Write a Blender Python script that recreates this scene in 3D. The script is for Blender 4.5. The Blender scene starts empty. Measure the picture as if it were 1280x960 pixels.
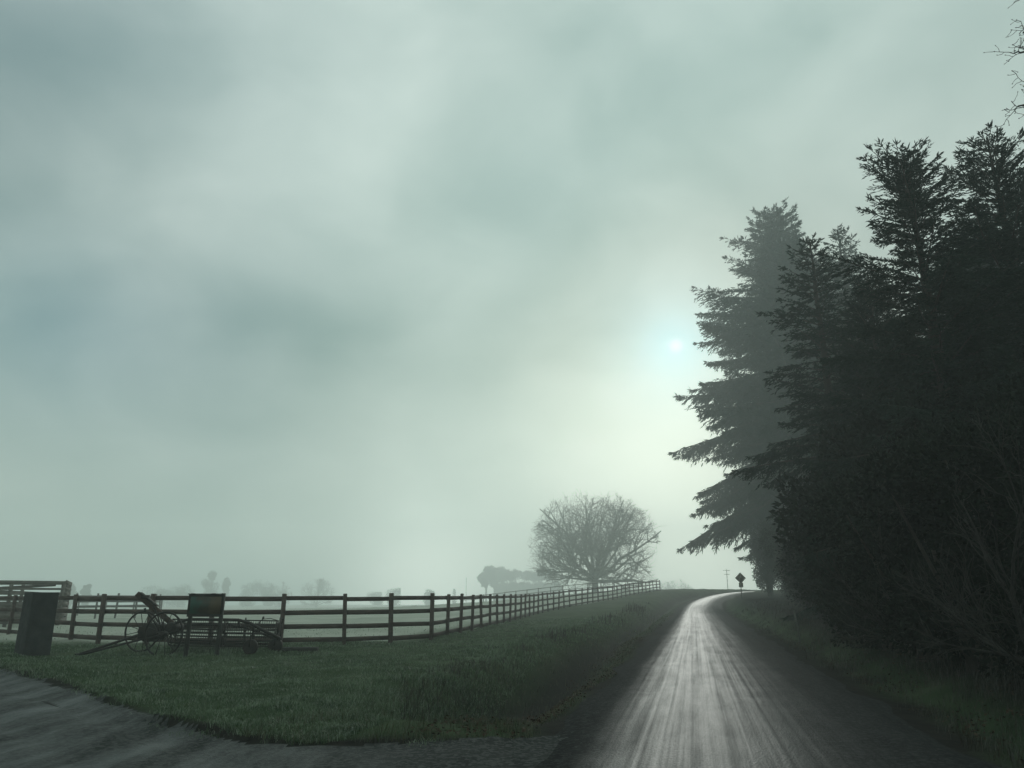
import bpy, bmesh, math, random
import numpy as np
from mathutils import Vector, Matrix

# ------------------------------------------------------------------ camera, sky, sun, exposure
scene = bpy.context.scene
EYE = 1.6
FPX = 931.0
PITCH = math.atan(265 / FPX)
cam_data = bpy.data.cameras.new('camera')
cam_data.sensor_width = 36
cam_data.lens = FPX / 1280 * 36
cam_data.clip_start = 0.1
cam_data.clip_end = 4000
cam = bpy.data.objects.new('camera', cam_data)
scene.collection.objects.link(cam)
cam.location = (0, 0, EYE)
cam.rotation_euler = (math.pi / 2 + PITCH, 0, 0)
scene.camera = cam

CF = np.array([0, math.cos(PITCH), math.sin(PITCH)])
CU = np.array([0, -math.sin(PITCH), math.cos(PITCH)])
CR = np.array([1.0, 0, 0])


def ray(px, py):
    return CF + CR * (px - 640) / FPX + CU * (480 - py) / FPX


def at(px, py, Y):
    d = ray(px, py)
    return np.array([0, 0, EYE]) + d * (Y / d[1])


SUN_DIR = ray(845, 432)
SUN_DIR = SUN_DIR / np.linalg.norm(SUN_DIR)
SUN_EL = math.asin(SUN_DIR[2])
SUN_AZ = math.atan2(SUN_DIR[0], SUN_DIR[1])

world = bpy.data.worlds.new('World')
scene.world = world
world.use_nodes = True
nt = world.node_tree
nt.nodes.clear()
wout = nt.nodes.new('ShaderNodeOutputWorld')
wbg = nt.nodes.new('ShaderNodeBackground')
wbg.inputs['Strength'].default_value = 0.1
nt.links.new(wbg.outputs[0], wout.inputs[0])
wsky = nt.nodes.new('ShaderNodeTexSky')
wsky.sky_type = 'NISHITA'
wsky.sun_disc = False
wsky.sun_elevation = SUN_EL
wsky.sun_rotation = SUN_AZ
wsky.dust_density = 4
wtc = nt.nodes.new('ShaderNodeTexCoord')
WDIR = wtc.outputs['Generated']


def wmath(op, a, b=None):
    n = nt.nodes.new('ShaderNodeMath')
    n.operation = op
    for i, v in enumerate((a, b)):
        if v is None:
            continue
        if isinstance(v, (int, float)):
            n.inputs[i].default_value = v
        else:
            nt.links.new(v, n.inputs[i])
    return n.outputs[0]


def wscale(col, fac):
    n = nt.nodes.new('ShaderNodeVectorMath')
    n.operation = 'SCALE'
    if isinstance(col, tuple):
        n.inputs[0].default_value = col
    else:
        nt.links.new(col, n.inputs[0])
    if isinstance(fac, (int, float)):
        n.inputs['Scale'].default_value = fac
    else:
        nt.links.new(fac, n.inputs['Scale'])
    return n.outputs[0]


def wadd(a, b):
    n = nt.nodes.new('ShaderNodeVectorMath')
    n.operation = 'ADD'
    for i, v in enumerate((a, b)):
        if isinstance(v, tuple):
            n.inputs[i].default_value = v
        else:
            nt.links.new(v, n.inputs[i])
    return n.outputs[0]


def wlobe(px, py, sigma_deg):
    d = ray(px, py)
    d = d / np.linalg.norm(d)
    n = nt.nodes.new('ShaderNodeVectorMath')
    n.operation = 'DOT_PRODUCT'
    nt.links.new(WDIR, n.inputs[0])
    n.inputs[1].default_value = tuple(d)
    k = 1 / math.radians(sigma_deg) ** 2
    return wmath('POWER', wmath('MAXIMUM', n.outputs['Value'], 0.0), k)


def wnoise(scale, detail, off, stretch=(1, 1, 1.6)):
    m = nt.nodes.new('ShaderNodeMapping')
    m.inputs['Location'].default_value = off
    m.inputs['Scale'].default_value = stretch
    nt.links.new(WDIR, m.inputs[0])
    n = nt.nodes.new('ShaderNodeTexNoise')
    n.inputs['Scale'].default_value = scale
    n.inputs['Detail'].default_value = detail
    n.inputs['Roughness'].default_value = 0.45
    n.inputs['Distortion'].default_value = 0.35
    nt.links.new(m.outputs[0], n.inputs['Vector'])
    return wmath('SUBTRACT', n.outputs['Fac'], 0.5)


fog = wadd((0.352, 0.462, 0.430), wscale((0.34, 0.34, 0.30), wnoise(2.4, 5.0, (3.1, 0.4, 1.7))))
fog = wadd(fog, wscale((0.42, 0.41, 0.38), wnoise(5.0, 6.0, (7.3, 2.4, 0.7))))
for px, py, s, c in (
        (0, 0, 12, (-0.11, -0.14, -0.105)),
        (90, 90, 8, (-0.06, -0.055, -0.045)),
        (350, 160, 10, (0.13, 0.14, 0.13)),
        (510, 180, 7, (0.10, 0.10, 0.09)),
        (220, 260, 6, (0.06, 0.06, 0.05)),
        (30, 420, 4.5, (-0.12, -0.10, -0.06)),
        (300, 450, 7, (-0.07, -0.075, -0.05)),
        (420, 470, 4, (-0.05, -0.05, -0.05)),
        (150, 430, 5, (-0.05, -0.05, -0.03)),
        (400, 545, 6, (0.12, 0.12, 0.10)),
        (90, 560, 7, (0.08, 0.08, 0.07)),
        (570, 420, 10, (-0.18, -0.16, -0.145)),
        (740, 280, 8, (-0.12, -0.09, -0.075)),
        (660, 290, 4, (0.05, 0.05, 0.05)),
        (960, 90, 9, (0.01, 0.03, 0.03)),
        (200, 680, 9, (-0.15, -0.14, -0.12)),
        (600, 670, 5, (-0.16, -0.15, -0.13)),
        (530, 728, 4, (0.95, 1.0, 0.90)),
        (640, 640, 8, (0.12, 0.14, 0.12)),
        (800, 660, 8, (0.40, 0.44, 0.36)),
        (850, 570, 7, (0.26, 0.30, 0.26)),
        (900, 728, 4, (0.75, 0.80, 0.70)),
        (640, -1400, 30, (0.22, 0.26, 0.25)),
        (845, 440, 3.4, (0.02, 0.16, 0.25)),
        (845, 450, 8, (0.10, 0.10, 0.09)),
        (843, 434, 1.5, (0.0, 0.14, 0.20))):
    fog = wadd(fog, wscale(c, wlobe(px, py, s)))
# the pale core of the sun seen through the fog
fog = wadd(fog, wscale((0.40, 0.28, 0.24), wlobe(845, 432, 0.30)))
wmix = nt.nodes.new('ShaderNodeMix')
wmix.data_type = 'RGBA'
wmix.inputs['Factor'].default_value = 0.04
nt.links.new(wscale(fog, 10.0), wmix.inputs['A'])
nt.links.new(wsky.outputs[0], wmix.inputs['B'])
nt.links.new(wmix.outputs['Result'], wbg.inputs['Color'])

sun_data = bpy.data.lights.new('sun', 'SUN')
sun_data.energy = 0.75
sun_data.angle = math.radians(12)
sun_data.color = (0.98, 1.0, 0.93)
sun = bpy.data.objects.new('sun', sun_data)
scene.collection.objects.link(sun)
sun.rotation_euler = Vector(SUN_DIR).to_track_quat('Z', 'Y').to_euler()
sun.location = (20, 60, 60)

scene.view_settings.view_transform = 'Standard'
scene.view_settings.look = 'None'
scene.view_settings.exposure = 0
scene.view_settings.gamma = 1
scene.view_settings.use_curve_mapping = False
scene.render.engine = 'CYCLES'
cy = scene.cycles
cy.max_bounces = 5
cy.diffuse_bounces = 2
cy.glossy_bounces = 2
cy.transmission_bounces = 2
cy.volume_bounces = 3
cy.transparent_max_bounces = 4
cy.use_denoising = True
cy.use_adaptive_sampling = True
cy.adaptive_threshold = 0.02
cy.sample_clamp_indirect = 4

HAZE_DENSITY = 0.0027
HAZE_G = 0.5

COL = scene.collection
rng = np.random.default_rng(11)
random.seed(5)


# ------------------------------------------------------------------ helpers
def tag(o, label=None, cat=None, group=None, kind=None):
    if label:
        o['label'] = label
    if cat:
        o['category'] = cat
    if group:
        o['group'] = group
    if kind:
        o['kind'] = kind
    return o


def link(o, parent=None):
    COL.objects.link(o)
    if parent is not None:
        o.parent = parent
    return o


def thing(name, loc, label, cat, group=None, rz=0.0, scale=1.0):
    o = bpy.data.objects.new(name, None)
    o.empty_display_size = 0.3
    COL.objects.link(o)
    o.location = tuple(float(v) for v in loc)
    o.rotation_euler = (0, 0, rz)
    if isinstance(scale, (int, float)):
        scale = (scale,) * 3
    o.scale = scale
    return tag(o, label, cat, group)


def copy_thing(root, loc, label, rz=0.0, scale=1.0, cat=None, group=None, name=None):
    c = root.copy()
    COL.objects.link(c)
    c.location = tuple(float(v) for v in loc)
    c.rotation_euler = (0, 0, rz)
    if isinstance(scale, (int, float)):
        scale = (scale,) * 3
    c.scale = scale
    tag(c, label, cat, group)
    if name:
        c.name = name
    for ch in list(root.children):
        k = ch.copy()
        COL.objects.link(k)
        k.parent = c
        for g in list(ch.children):
            q = g.copy()
            COL.objects.link(q)
            q.parent = k
    return c


def mesh_np(name, V, F, mat, parent=None, smooth=False, uv=None):
    """V (n,3); F: an (m,k) int array or a list of such arrays."""
    if not isinstance(F, list):
        F = [F]
    F = [np.asarray(f, dtype=np.int32) for f in F if len(f)]
    V = np.asarray(V, dtype=np.float32)
    me = bpy.data.meshes.new(name)
    me.vertices.add(len(V))
    me.vertices.foreach_set('co', V.ravel())
    tot = [np.full(len(f), f.shape[1], dtype=np.int32) for f in F]
    tot = np.concatenate(tot)
    lv = np.concatenate([f.ravel() for f in F])
    st = np.concatenate([[0], np.cumsum(tot)[:-1]]).astype(np.int32)
    me.loops.add(len(lv))
    me.loops.foreach_set('vertex_index', lv)
    me.polygons.add(len(tot))
    me.polygons.foreach_set('loop_start', st)
    me.polygons.foreach_set('loop_total', tot)
    if smooth:
        me.polygons.foreach_set('use_smooth', np.ones(len(tot), dtype=bool))
    if uv is not None:
        l = me.uv_layers.new(name='UVMap')
        l.data.foreach_set('uv', np.asarray(uv, dtype=np.float32)[lv].ravel())
    me.update(calc_edges=True)
    me.validate()
    o = bpy.data.objects.new(name, me)
    if mat:
        me.materials.append(mat)
    return link(o, parent)


class MB:
    """collects boxes, tubes and prisms; build() links them as one mesh object"""

    def __init__(self):
        self.v = []
        self.q = []
        self.t = []
        self.n = 0

    def add(self, V, quads=(), tris=()):
        V = np.asarray(V, float)
        self.v.append(V)
        if len(quads):
            self.q.append(np.asarray(quads) + self.n)
        if len(tris):
            self.t.append(np.asarray(tris) + self.n)
        self.n += len(V)

    def box(self, c, size, M=None):
        s = np.array([[x, y, z] for x in (-.5, .5) for y in (-.5, .5) for z in (-.5, .5)]) * np.array(size)
        if M is not None:
            s = s @ np.array(M).T
        self.add(s + np.array(c), [[0, 1, 3, 2], [4, 6, 7, 5], [0, 4, 5, 1], [2, 3, 7, 6], [0, 2, 6, 4], [1, 5, 7, 3]])

    def bar(self, a, b, w, h, up=(0, 0, 1)):
        """a rectangular bar from a to b, w sideways, h along up"""
        a = np.array(a, float)
        b = np.array(b, float)
        d = b - a
        L = np.linalg.norm(d)
        d = d / L
        s = np.cross(d, np.array(up, float))
        if np.linalg.norm(s) < 1e-5:
            s = np.array([1.0, 0, 0])
        s /= np.linalg.norm(s)
        u = np.cross(s, d)
        self.box((a + b) / 2, (w, L, h), np.stack([s, d, u], 1))

    def tube(self, pts, rad, n=6, caps=True):
        P = np.asarray(pts, float)
        m = len(P)
        rad = np.full(m, rad, float) if np.isscalar(rad) else np.asarray(rad, float)
        T = np.gradient(P, axis=0)
        T /= np.linalg.norm(T, axis=1)[:, None] + 1e-9
        ref = np.array([0, 0, 1.0]) if abs(T[0][2]) < .85 else np.array([1.0, 0, 0])
        A = np.cross(T, ref)
        A /= np.linalg.norm(A, axis=1)[:, None] + 1e-9
        B = np.cross(T, A)
        ang = np.arange(n) * 2 * math.pi / n
        V = P[:, None, :] + rad[:, None, None] * (np.cos(ang)[None, :, None] * A[:, None, :] + np.sin(ang)[None, :, None] * B[:, None, :])
        V = V.reshape(-1, 3)
        i = np.arange(m - 1)[:, None] * n
        j = np.arange(n)[None, :]
        k = (j + 1) % n
        Q = np.stack([i + j, i + k, i + n + k, i + n + j], -1).reshape(-1, 4)
        tr = []
        if caps:
            V = np.vstack([V, P[0], P[-1]])
            c0, c1 = m * n, m * n + 1
            for q in range(n):
                tr.append([c0, (q + 1) % n, q])
                tr.append([c1, (m - 1) * n + q, (m - 1) * n + (q + 1) % n])
        self.add(V, Q, tr)

    def ring(self, c, R, r, axis, n=40, k=6):
        """a torus about axis"""
        ax = np.array(axis, float)
        ax /= np.linalg.norm(ax)
        e = np.array([0, 0, 1.0]) if abs(ax[2]) < .9 else np.array([1.0, 0, 0])
        a = np.cross(ax, e)
        a /= np.linalg.norm(a)
        b = np.cross(ax, a)
        th = np.arange(n) * 2 * math.pi / n
        ph = np.arange(k) * 2 * math.pi / k
        rad = np.cos(th)[:, None] * a + np.sin(th)[:, None] * b
        V = np.array(c) + (R + r * np.cos(ph))[None, :, None] * rad[:, None, :] + (r * np.sin(ph))[None, :, None] * ax
        V = V.reshape(-1, 3)
        Q = []
        for i in range(n):
            for j in range(k):
                Q.append([i * k + j, ((i + 1) % n) * k + j, ((i + 1) % n) * k + (j + 1) % k, i * k + (j + 1) % k])
        self.add(V, Q)

    def build(self, name, mat, parent=None, smooth=False):
        return mesh_np(name, np.vstack(self.v), [np.vstack(x) for x in (self.q, self.t) if len(x)], mat, parent, smooth)


def bevel(o, w, seg=1):
    m = o.modifiers.new('bevel', 'BEVEL')
    m.width = w
    m.segments = seg
    m.limit_method = 'ANGLE'
    return o


def sstep(a, b, x):
    t = np.clip((np.asarray(x, float) - a) / (b - a), 0, 1)
    return t * t * (3 - 2 * t)


def vnoise(x, y, seed=0):
    """2-d value noise in [-1,1]"""
    x = np.asarray(x, float)
    y = np.asarray(y, float)
    xi = np.floor(x).astype(np.int64)
    yi = np.floor(y).astype(np.int64)
    fx = x - xi
    fy = y - yi
    fx = fx * fx * (3 - 2 * fx)
    fy = fy * fy * (3 - 2 * fy)

    def h(i, j):
        n = (i * 374761393 + j * 668265263 + seed * 974634777) & 0x7fffffff
        n = ((n ^ (n >> 13)) * 1274126177) & 0x7fffffff
        return ((n ^ (n >> 16)) & 0xffff) / 32767.5 - 1
    a = h(xi, yi) * (1 - fx) + h(xi + 1, yi) * fx
    b = h(xi, yi + 1) * (1 - fx) + h(xi + 1, yi + 1) * fx
    return a * (1 - fy) + b * fy


# ------------------------------------------------------------------ materials
def material(name, base, rough=0.8, var=0.25, scale=4.0, col2=None, bump=0.0, bscale=30.0, detail=6.0, stretch=(1, 1, 1), spec=0.3, coord='Object', translucent=None, obj_random=0.0):
    m = bpy.data.materials.new(name)
    m.use_nodes = True
    t = m.node_tree
    N = t.nodes
    bs = N['Principled BSDF']
    bs.inputs['Roughness'].default_value = rough
    bs.inputs['Specular IOR Level'].default_value = spec
    tc = N.new('ShaderNodeTexCoord')
    mp = N.new('ShaderNodeMapping')
    mp.inputs['Scale'].default_value = stretch
    t.links.new(tc.outputs[coord], mp.inputs[0])
    nz = N.new('ShaderNodeTexNoise')
    nz.inputs['Scale'].default_value = scale
    nz.inputs['Detail'].default_value = detail
    t.links.new(mp.outputs[0], nz.inputs['Vector'])
    rp = N.new('ShaderNodeValToRGB')
    c1 = tuple(max(0, v * (1 - var)) for v in base) + (1,)
    c2 = (tuple(v * (1 + var) for v in base) if col2 is None else tuple(col2)) + (1,)
    rp.color_ramp.elements[0].position = 0.32
    rp.color_ramp.elements[1].position = 0.68
    rp.color_ramp.elements[0].color = c1
    rp.color_ramp.elements[1].color = c2
    t.links.new(nz.outputs['Fac'], rp.inputs['Fac'])
    t.links.new(rp.outputs['Color'], bs.inputs['Base Color'])
    if bump:
        n2 = N.new('ShaderNodeTexNoise')
        n2.inputs['Scale'].default_value = bscale
        n2.inputs['Detail'].default_value = 5
        t.links.new(mp.outputs[0], n2.inputs['Vector'])
        bp = N.new('ShaderNodeBump')
        bp.inputs['Strength'].default_value = bump
        bp.inputs['Distance'].default_value = 0.02
        t.links.new(n2.outputs['Fac'], bp.inputs['Height'])
        t.links.new(bp.outputs[0], bs.inputs['Normal'])
    if translucent:
        tr = N.new('ShaderNodeBsdfTranslucent')
        tr.inputs['Color'].default_value = tuple(translucent) + (1,)
        ad = N.new('ShaderNodeMixShader')
        ad.inputs[0].default_value = 0.3
        t.links.new(bs.outputs[0], ad.inputs[1])
        t.links.new(tr.outputs[0], ad.inputs[2])
        t.links.new(ad.outputs[0], N['Material Output'].inputs['Surface'])
    return m


M = {}
M['fence'] = material('weathered_fence_wood', (0.066, 0.044, 0.035), 0.75, 0.35, 3, bump=0.5, bscale=14, stretch=(1, 1, 4))
M['old_wood'] = material('old_grey_wood', (0.11, 0.095, 0.08), 0.85, 0.3, 2.5, bump=0.4, bscale=12)
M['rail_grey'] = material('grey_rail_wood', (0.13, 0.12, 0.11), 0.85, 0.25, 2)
M['beam'] = material('reddish_beam_wood', (0.060, 0.036, 0.028), 0.8, 0.35, 4, bump=0.5, bscale=20)
M['iron'] = material('rusty_black_iron', (0.009, 0.009, 0.009), 0.65, 0.4, 9, col2=(0.024, 0.016, 0.012), bump=0.4, bscale=40)
M['tine'] = material('rusty_tine_steel', (0.016, 0.013, 0.011), 0.6, 0.4, 9)
M['stone'] = material('dark_pillar_stone', (0.035, 0.037, 0.037), 0.85, 0.35, 3.5, bump=0.9, bscale=9)
M['post_dark'] = material('dark_treated_post', (0.022, 0.022, 0.019), 0.8, 0.35, 5, bump=0.4)
M['bark'] = material('conifer_bark', (0.045, 0.036, 0.030), 0.9, 0.4, 2, bump=0.8, bscale=6, stretch=(1, 1, .3))
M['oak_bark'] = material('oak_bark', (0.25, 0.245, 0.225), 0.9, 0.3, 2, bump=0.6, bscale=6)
M['twig'] = material('bare_twig_bark', (0.028, 0.025, 0.022), 0.85, 0.35, 4)
M['twig_lichen'] = material('lichen_grey_twig_bark', (0.032, 0.031, 0.025), 0.9, 0.4, 4)  # slightly paler bark, grey with lichen
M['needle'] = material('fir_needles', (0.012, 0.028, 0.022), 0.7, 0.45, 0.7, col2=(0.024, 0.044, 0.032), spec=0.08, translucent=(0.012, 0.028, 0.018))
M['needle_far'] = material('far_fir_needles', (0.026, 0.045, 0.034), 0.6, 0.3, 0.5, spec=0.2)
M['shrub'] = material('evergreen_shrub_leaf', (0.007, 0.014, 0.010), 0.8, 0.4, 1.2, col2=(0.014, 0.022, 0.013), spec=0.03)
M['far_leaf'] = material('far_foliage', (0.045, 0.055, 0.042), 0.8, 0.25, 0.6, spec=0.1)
M['sheet_metal'] = material('weathered_stake_wood', (0.10, 0.10, 0.092), 0.5, 0.15, 8)
M['warn'] = material('yellow_sign_paint', (0.10, 0.075, 0.04), 0.55, 0.12, 6)
M['sign_edge'] = material('black_sign_paint', (0.02, 0.02, 0.02), 0.5, 0.1, 6)
M['sign_back'] = material('sign_plate_metal', (0.22, 0.22, 0.22), 0.5, 0.1, 6)


def grass_mat(name, cols, scale, dry, translucent):
    m = bpy.data.materials.new(name)
    m.use_nodes = True
    t = m.node_tree
    N = t.nodes
    bs = N['Principled BSDF']
    bs.inputs['Roughness'].default_value = 0.42
    bs.inputs['Specular IOR Level'].default_value = 0.6
    tc = N.new('ShaderNodeTexCoord')
    nz = N.new('ShaderNodeTexNoise')
    nz.inputs['Scale'].default_value = scale
    nz.inputs['Detail'].default_value = 8
    nz.inputs['Roughness'].default_value = 0.78
    t.links.new(tc.outputs['Object'], nz.inputs['Vector'])
    rp = N.new('ShaderNodeValToRGB')
    el = rp.color_ramp.elements
    el[0].position, el[1].position = 0.40, 0.60
    el[0].color = cols[0] + (1,)
    el[1].color = cols[2] + (1,)
    e = el.new(0.5)
    e.color = cols[1] + (1,)
    t.links.new(nz.outputs['Fac'], rp.inputs['Fac'])
    geo = N.new('ShaderNodeNewGeometry')
    r2 = N.new('ShaderNodeValToRGB')
    r2.color_ramp.elements[0].position = 0.62
    r2.color_ramp.elements[1].position = 0.85
    r2.color_ramp.elements[0].color = (0, 0, 0, 1)
    r2.color_ramp.elements[1].color = (1, 1, 1, 1)
    t.links.new(geo.outputs['Random Per Island'], r2.inputs['Fac'])
    mx = N.new('ShaderNodeMix')
    mx.data_type = 'RGBA'
    t.links.new(r2.outputs['Color'], mx.inputs['Factor'])
    t.links.new(rp.outputs['Color'], mx.inputs['A'])
    mx.inputs['B'].default_value = dry + (1,)
    t.links.new(mx.outputs['Result'], bs.inputs['Base Color'])
    tr = N.new('ShaderNodeBsdfTranslucent')
    tr.inputs['Color'].default_value = translucent + (1,)
    ms = N.new('ShaderNodeMixShader')
    ms.inputs[0].default_value = 0.25
    t.links.new(bs.outputs[0], ms.inputs[1])
    t.links.new(tr.outputs[0], ms.inputs[2])
    t.links.new(ms.outputs[0], N['Material Output'].inputs['Surface'])
    return m


M['grass'] = grass_mat('lawn_grass', ((0.020, 0.042, 0.022), (0.064, 0.114, 0.048), (0.170, 0.230, 0.140)), 1.3, (0.24, 0.28, 0.21), (0.06, 0.11, 0.045))  # strong mottling: moss and frost tones, plus painted-in shading for the lumps
M['rough_grass'] = grass_mat('rough_verge_grass', ((0.018, 0.032, 0.018), (0.055, 0.080, 0.038), (0.110, 0.130, 0.068)), 0.8, (0.10, 0.085, 0.05), (0.05, 0.07, 0.03))
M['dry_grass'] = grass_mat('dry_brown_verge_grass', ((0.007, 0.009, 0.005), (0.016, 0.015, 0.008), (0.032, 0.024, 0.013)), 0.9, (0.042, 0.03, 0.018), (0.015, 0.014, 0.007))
M['weed'] = grass_mat('dead_weed_stalks', ((0.016, 0.017, 0.013), (0.026, 0.024, 0.018), (0.04, 0.034, 0.025)), 1.5, (0.055, 0.046, 0.034), (0.03, 0.025, 0.02))
M['leaf_litter'] = material('brown_leaf_litter', (0.045, 0.029, 0.018), 0.8, 0.5, 6, spec=0.1)


def ground_mat():
    m = bpy.data.materials.new('grassy_ground')
    m.use_nodes = True
    t = m.node_tree
    N = t.nodes
    bs = N['Principled BSDF']
    bs.inputs['Roughness'].default_value = 0.95
    bs.inputs['Specular IOR Level'].default_value = 0.02
    tc = N.new('ShaderNodeTexCoord')

    def noise(scale, detail, rough=0.6):
        n = N.new('ShaderNodeTexNoise')
        n.inputs['Scale'].default_value = scale
        n.inputs['Detail'].default_value = detail
        n.inputs['Roughness'].default_value = rough
        t.links.new(tc.outputs['Object'], n.inputs['Vector'])
        return n.outputs['Fac']

    def ramp(fac, *stops):
        r = N.new('ShaderNodeValToRGB')
        el = r.color_ramp.elements
        el[0].position, el[0].color = stops[0][0], stops[0][1] + (1,)
        el[1].position, el[1].color = stops[-1][0], stops[-1][1] + (1,)
        for p, c in stops[1:-1]:
            el.new(p).color = c + (1,)
        t.links.new(fac, r.inputs['Fac'])
        return r.outputs['Color']

    def mix(f, a, b):
        x = N.new('ShaderNodeMix')
        x.data_type = 'RGBA'
        t.links.new(f, x.inputs['Factor'])
        t.links.new(a, x.inputs['A'])
        t.links.new(b, x.inputs['B'])
        return x.outputs['Result']
    green = ramp(noise(0.35, 8), (0.3, (0.022, 0.040, 0.020)), (0.5, (0.040, 0.062, 0.030)), (0.72, (0.075, 0.095, 0.056)))
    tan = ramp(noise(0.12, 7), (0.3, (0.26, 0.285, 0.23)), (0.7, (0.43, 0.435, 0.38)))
    soil = ramp(noise(3.0, 8), (0.3, (0.008, 0.0085, 0.008)), (0.7, (0.026, 0.024, 0.020)))
    at1 = N.new('ShaderNodeAttribute')
    at1.attribute_name = 'soil'
    at2 = N.new('ShaderNodeAttribute')
    at2.attribute_name = 'field'
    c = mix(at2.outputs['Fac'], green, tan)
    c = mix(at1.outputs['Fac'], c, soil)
    t.links.new(c, bs.inputs['Base Color'])
    bp = N.new('ShaderNodeBump')
    bp.inputs['Strength'].default_value = 0.7
    bp.inputs['Distance'].default_value = 0.06
    t.links.new(noise(9, 8, 0.7), bp.inputs['Height'])
    t.links.new(bp.outputs[0], bs.inputs['Normal'])
    return m


M['ground'] = ground_mat()


def gravel_mat(name, tracks):
    m = bpy.data.materials.new(name)
    m.use_nodes = True
    t = m.node_tree
    N = t.nodes
    bs = N['Principled BSDF']
    tc = N.new('ShaderNodeTexCoord')

    def noise(scale, detail, rough=0.6, stretch=None, src='Object', dist=0.0, turn=0.0):
        n = N.new('ShaderNodeTexNoise')
        n.inputs['Scale'].default_value = scale
        n.inputs['Detail'].default_value = detail
        n.inputs['Roughness'].default_value = rough
        n.inputs['Distortion'].default_value = dist
        v = tc.outputs[src]
        if stretch:
            mp = N.new('ShaderNodeMapping')
            mp.inputs['Scale'].default_value = stretch
            mp.inputs['Rotation'].default_value = (0, 0, turn)
            t.links.new(v, mp.inputs[0])
            v = mp.outputs[0]
        t.links.new(v, n.inputs['Vector'])
        return n.outputs['Fac']

    def maprange(v, a, b, c, d):
        x = N.new('ShaderNodeMapRange')
        x.interpolation_type = 'SMOOTHSTEP'
        for k, q in zip(('From Min', 'From Max', 'To Min', 'To Max'), (a, b, c, d)):
            x.inputs[k].default_value = q
        t.links.new(v, x.inputs['Value'])
        return x.outputs['Result']

    def mth(op, a, b):
        x = N.new('ShaderNodeMath')
        x.operation = op
        for i, q in enumerate((a, b)):
            if isinstance(q, (int, float)):
                x.inputs[i].default_value = q
            else:
                t.links.new(q, x.inputs[i])
        return x.outputs[0]
    patch = noise(0.7, 6, 0.65)
    fine = noise(34, 4, 0.75)
    if tracks:
        broad = noise(1.0, 3, 0.5, (2.2, 0.02, 1), 'UV', 0.1)
        streak = noise(1.0, 5, 0.62, (7.5, 0.035, 1), 'UV', 0.12)
        streak2 = noise(1.0, 6, 0.74, (20.0, 0.07, 1), 'UV', 0.08)
        ripple = noise(1.0, 5, 0.6, (1.6, 0.5, 1), 'UV', 0.8)
        wet = mth('ADD', mth('MULTIPLY', streak, 0.42), mth('MULTIPLY', streak2, 0.40))
        wet = mth('ADD', wet, mth('MULTIPLY', broad, 0.18))
        wet = mth('ADD', wet, mth('MULTIPLY', mth('SUBTRACT', ripple, 0.5), 0.16))
        wet = mth('ADD', wet, mth('MULTIPLY', mth('SUBTRACT', noise(1.0, 7, 0.7, (4.0, 0.35, 1), 'UV', 0.4), 0.5), 0.26))
        # loose dry shoulder left; right side dulled to paint in the dark trees' reflection
        sx = N.new('ShaderNodeSeparateXYZ')
        t.links.new(tc.outputs['UV'], sx.inputs[0])
        uu = mth('ADD', sx.outputs['X'], mth('MULTIPLY', mth('SUBTRACT', patch, 0.5), 0.35))
        el = maprange(uu, -1.95, -1.05, 0.9, 0.0)
        er = maprange(uu, -0.3, 1.7, 0.0, 0.78)
        edge = mth('MAXIMUM', el, er)
        wetness = maprange(wet, 0.26, 0.72, 0.46, 1.0)
        wetness = mth('MULTIPLY', wetness, mth('SUBTRACT', 1.0, edge))
    else:
        a = noise(0.55, 7, 0.62, (2.6, 0.3, 1), 'Object', 0.0, math.radians(45))
        sx = N.new('ShaderNodeSeparateXYZ')
        t.links.new(tc.outputs['Object'], sx.inputs[0])
        patchy = noise(2.6, 7, 0.72, (1.6, 0.6, 1), 'Object', 0.2, math.radians(45))
        wetness = mth('ADD', maprange(a, 0.22, 0.80, 0.05, 0.80), mth('MULTIPLY', mth('SUBTRACT', patchy, 0.5), 0.8))
        wetness = mth('MULTIPLY', wetness, maprange(sx.outputs['X'], -3.2, -0.2, 1.0, 0.15))
        wetness = mth('MINIMUM', mth('MAXIMUM', wetness, 0.0), 1.0)
        edge = maprange(patch, 0.4, 0.7, 0.2, 0.9)
        streak2 = noise(1.0, 4, 0.7, (2.0, 7.0, 1))
    rp = N.new('ShaderNodeMix')
    rp.data_type = 'RGBA'
    vc = N.new('ShaderNodeTexVoronoi')
    vc.inputs['Scale'].default_value = 24
    t.links.new(tc.outputs['Object'], vc.inputs['Vector'])
    sepc = N.new('ShaderNodeSeparateColor')
    t.links.new(vc.outputs['Color'], sepc.inputs[0])
    stone = mth('MULTIPLY', mth('POWER', sepc.outputs[0], 3.0), 1.4)
    t.links.new(mth('MULTIPLY', mth('ADD', mth('MULTIPLY', fine, 0.7), stone), 0.62 if tracks else 1.0), rp.inputs['Factor'])
    rp.inputs['A'].default_value = (0.006, 0.007, 0.008, 1)
    rp.inputs['B'].default_value = (0.040, 0.042, 0.041, 1) if tracks else (0.075, 0.078, 0.075, 1)
    dk = N.new('ShaderNodeMix')
    dk.data_type = 'RGBA'
    t.links.new(wetness, dk.inputs['Factor'])
    t.links.new(rp.outputs['Result'], dk.inputs['A'])
    dk.inputs['B'].default_value = (0.020, 0.022, 0.022, 1)
    t.links.new(dk.outputs['Result'], bs.inputs['Base Color'])
    rg = mth('ADD', maprange(wetness, 0, 1, 0.74, 0.43), mth('MULTIPLY', mth('SUBTRACT', fine, 0.5), 0.2))
    t.links.new(rg, bs.inputs['Roughness'])
    t.links.new(maprange(wetness, 0, 1, 0.0, 0.24 if tracks else 0.42), bs.inputs['Specular IOR Level'])
    vor = N.new('ShaderNodeTexVoronoi')
    vor.inputs['Scale'].default_value = 38
    vor.inputs['Randomness'].default_value = 1.0
    t.links.new(tc.outputs['Object'], vor.inputs['Vector'])
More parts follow.
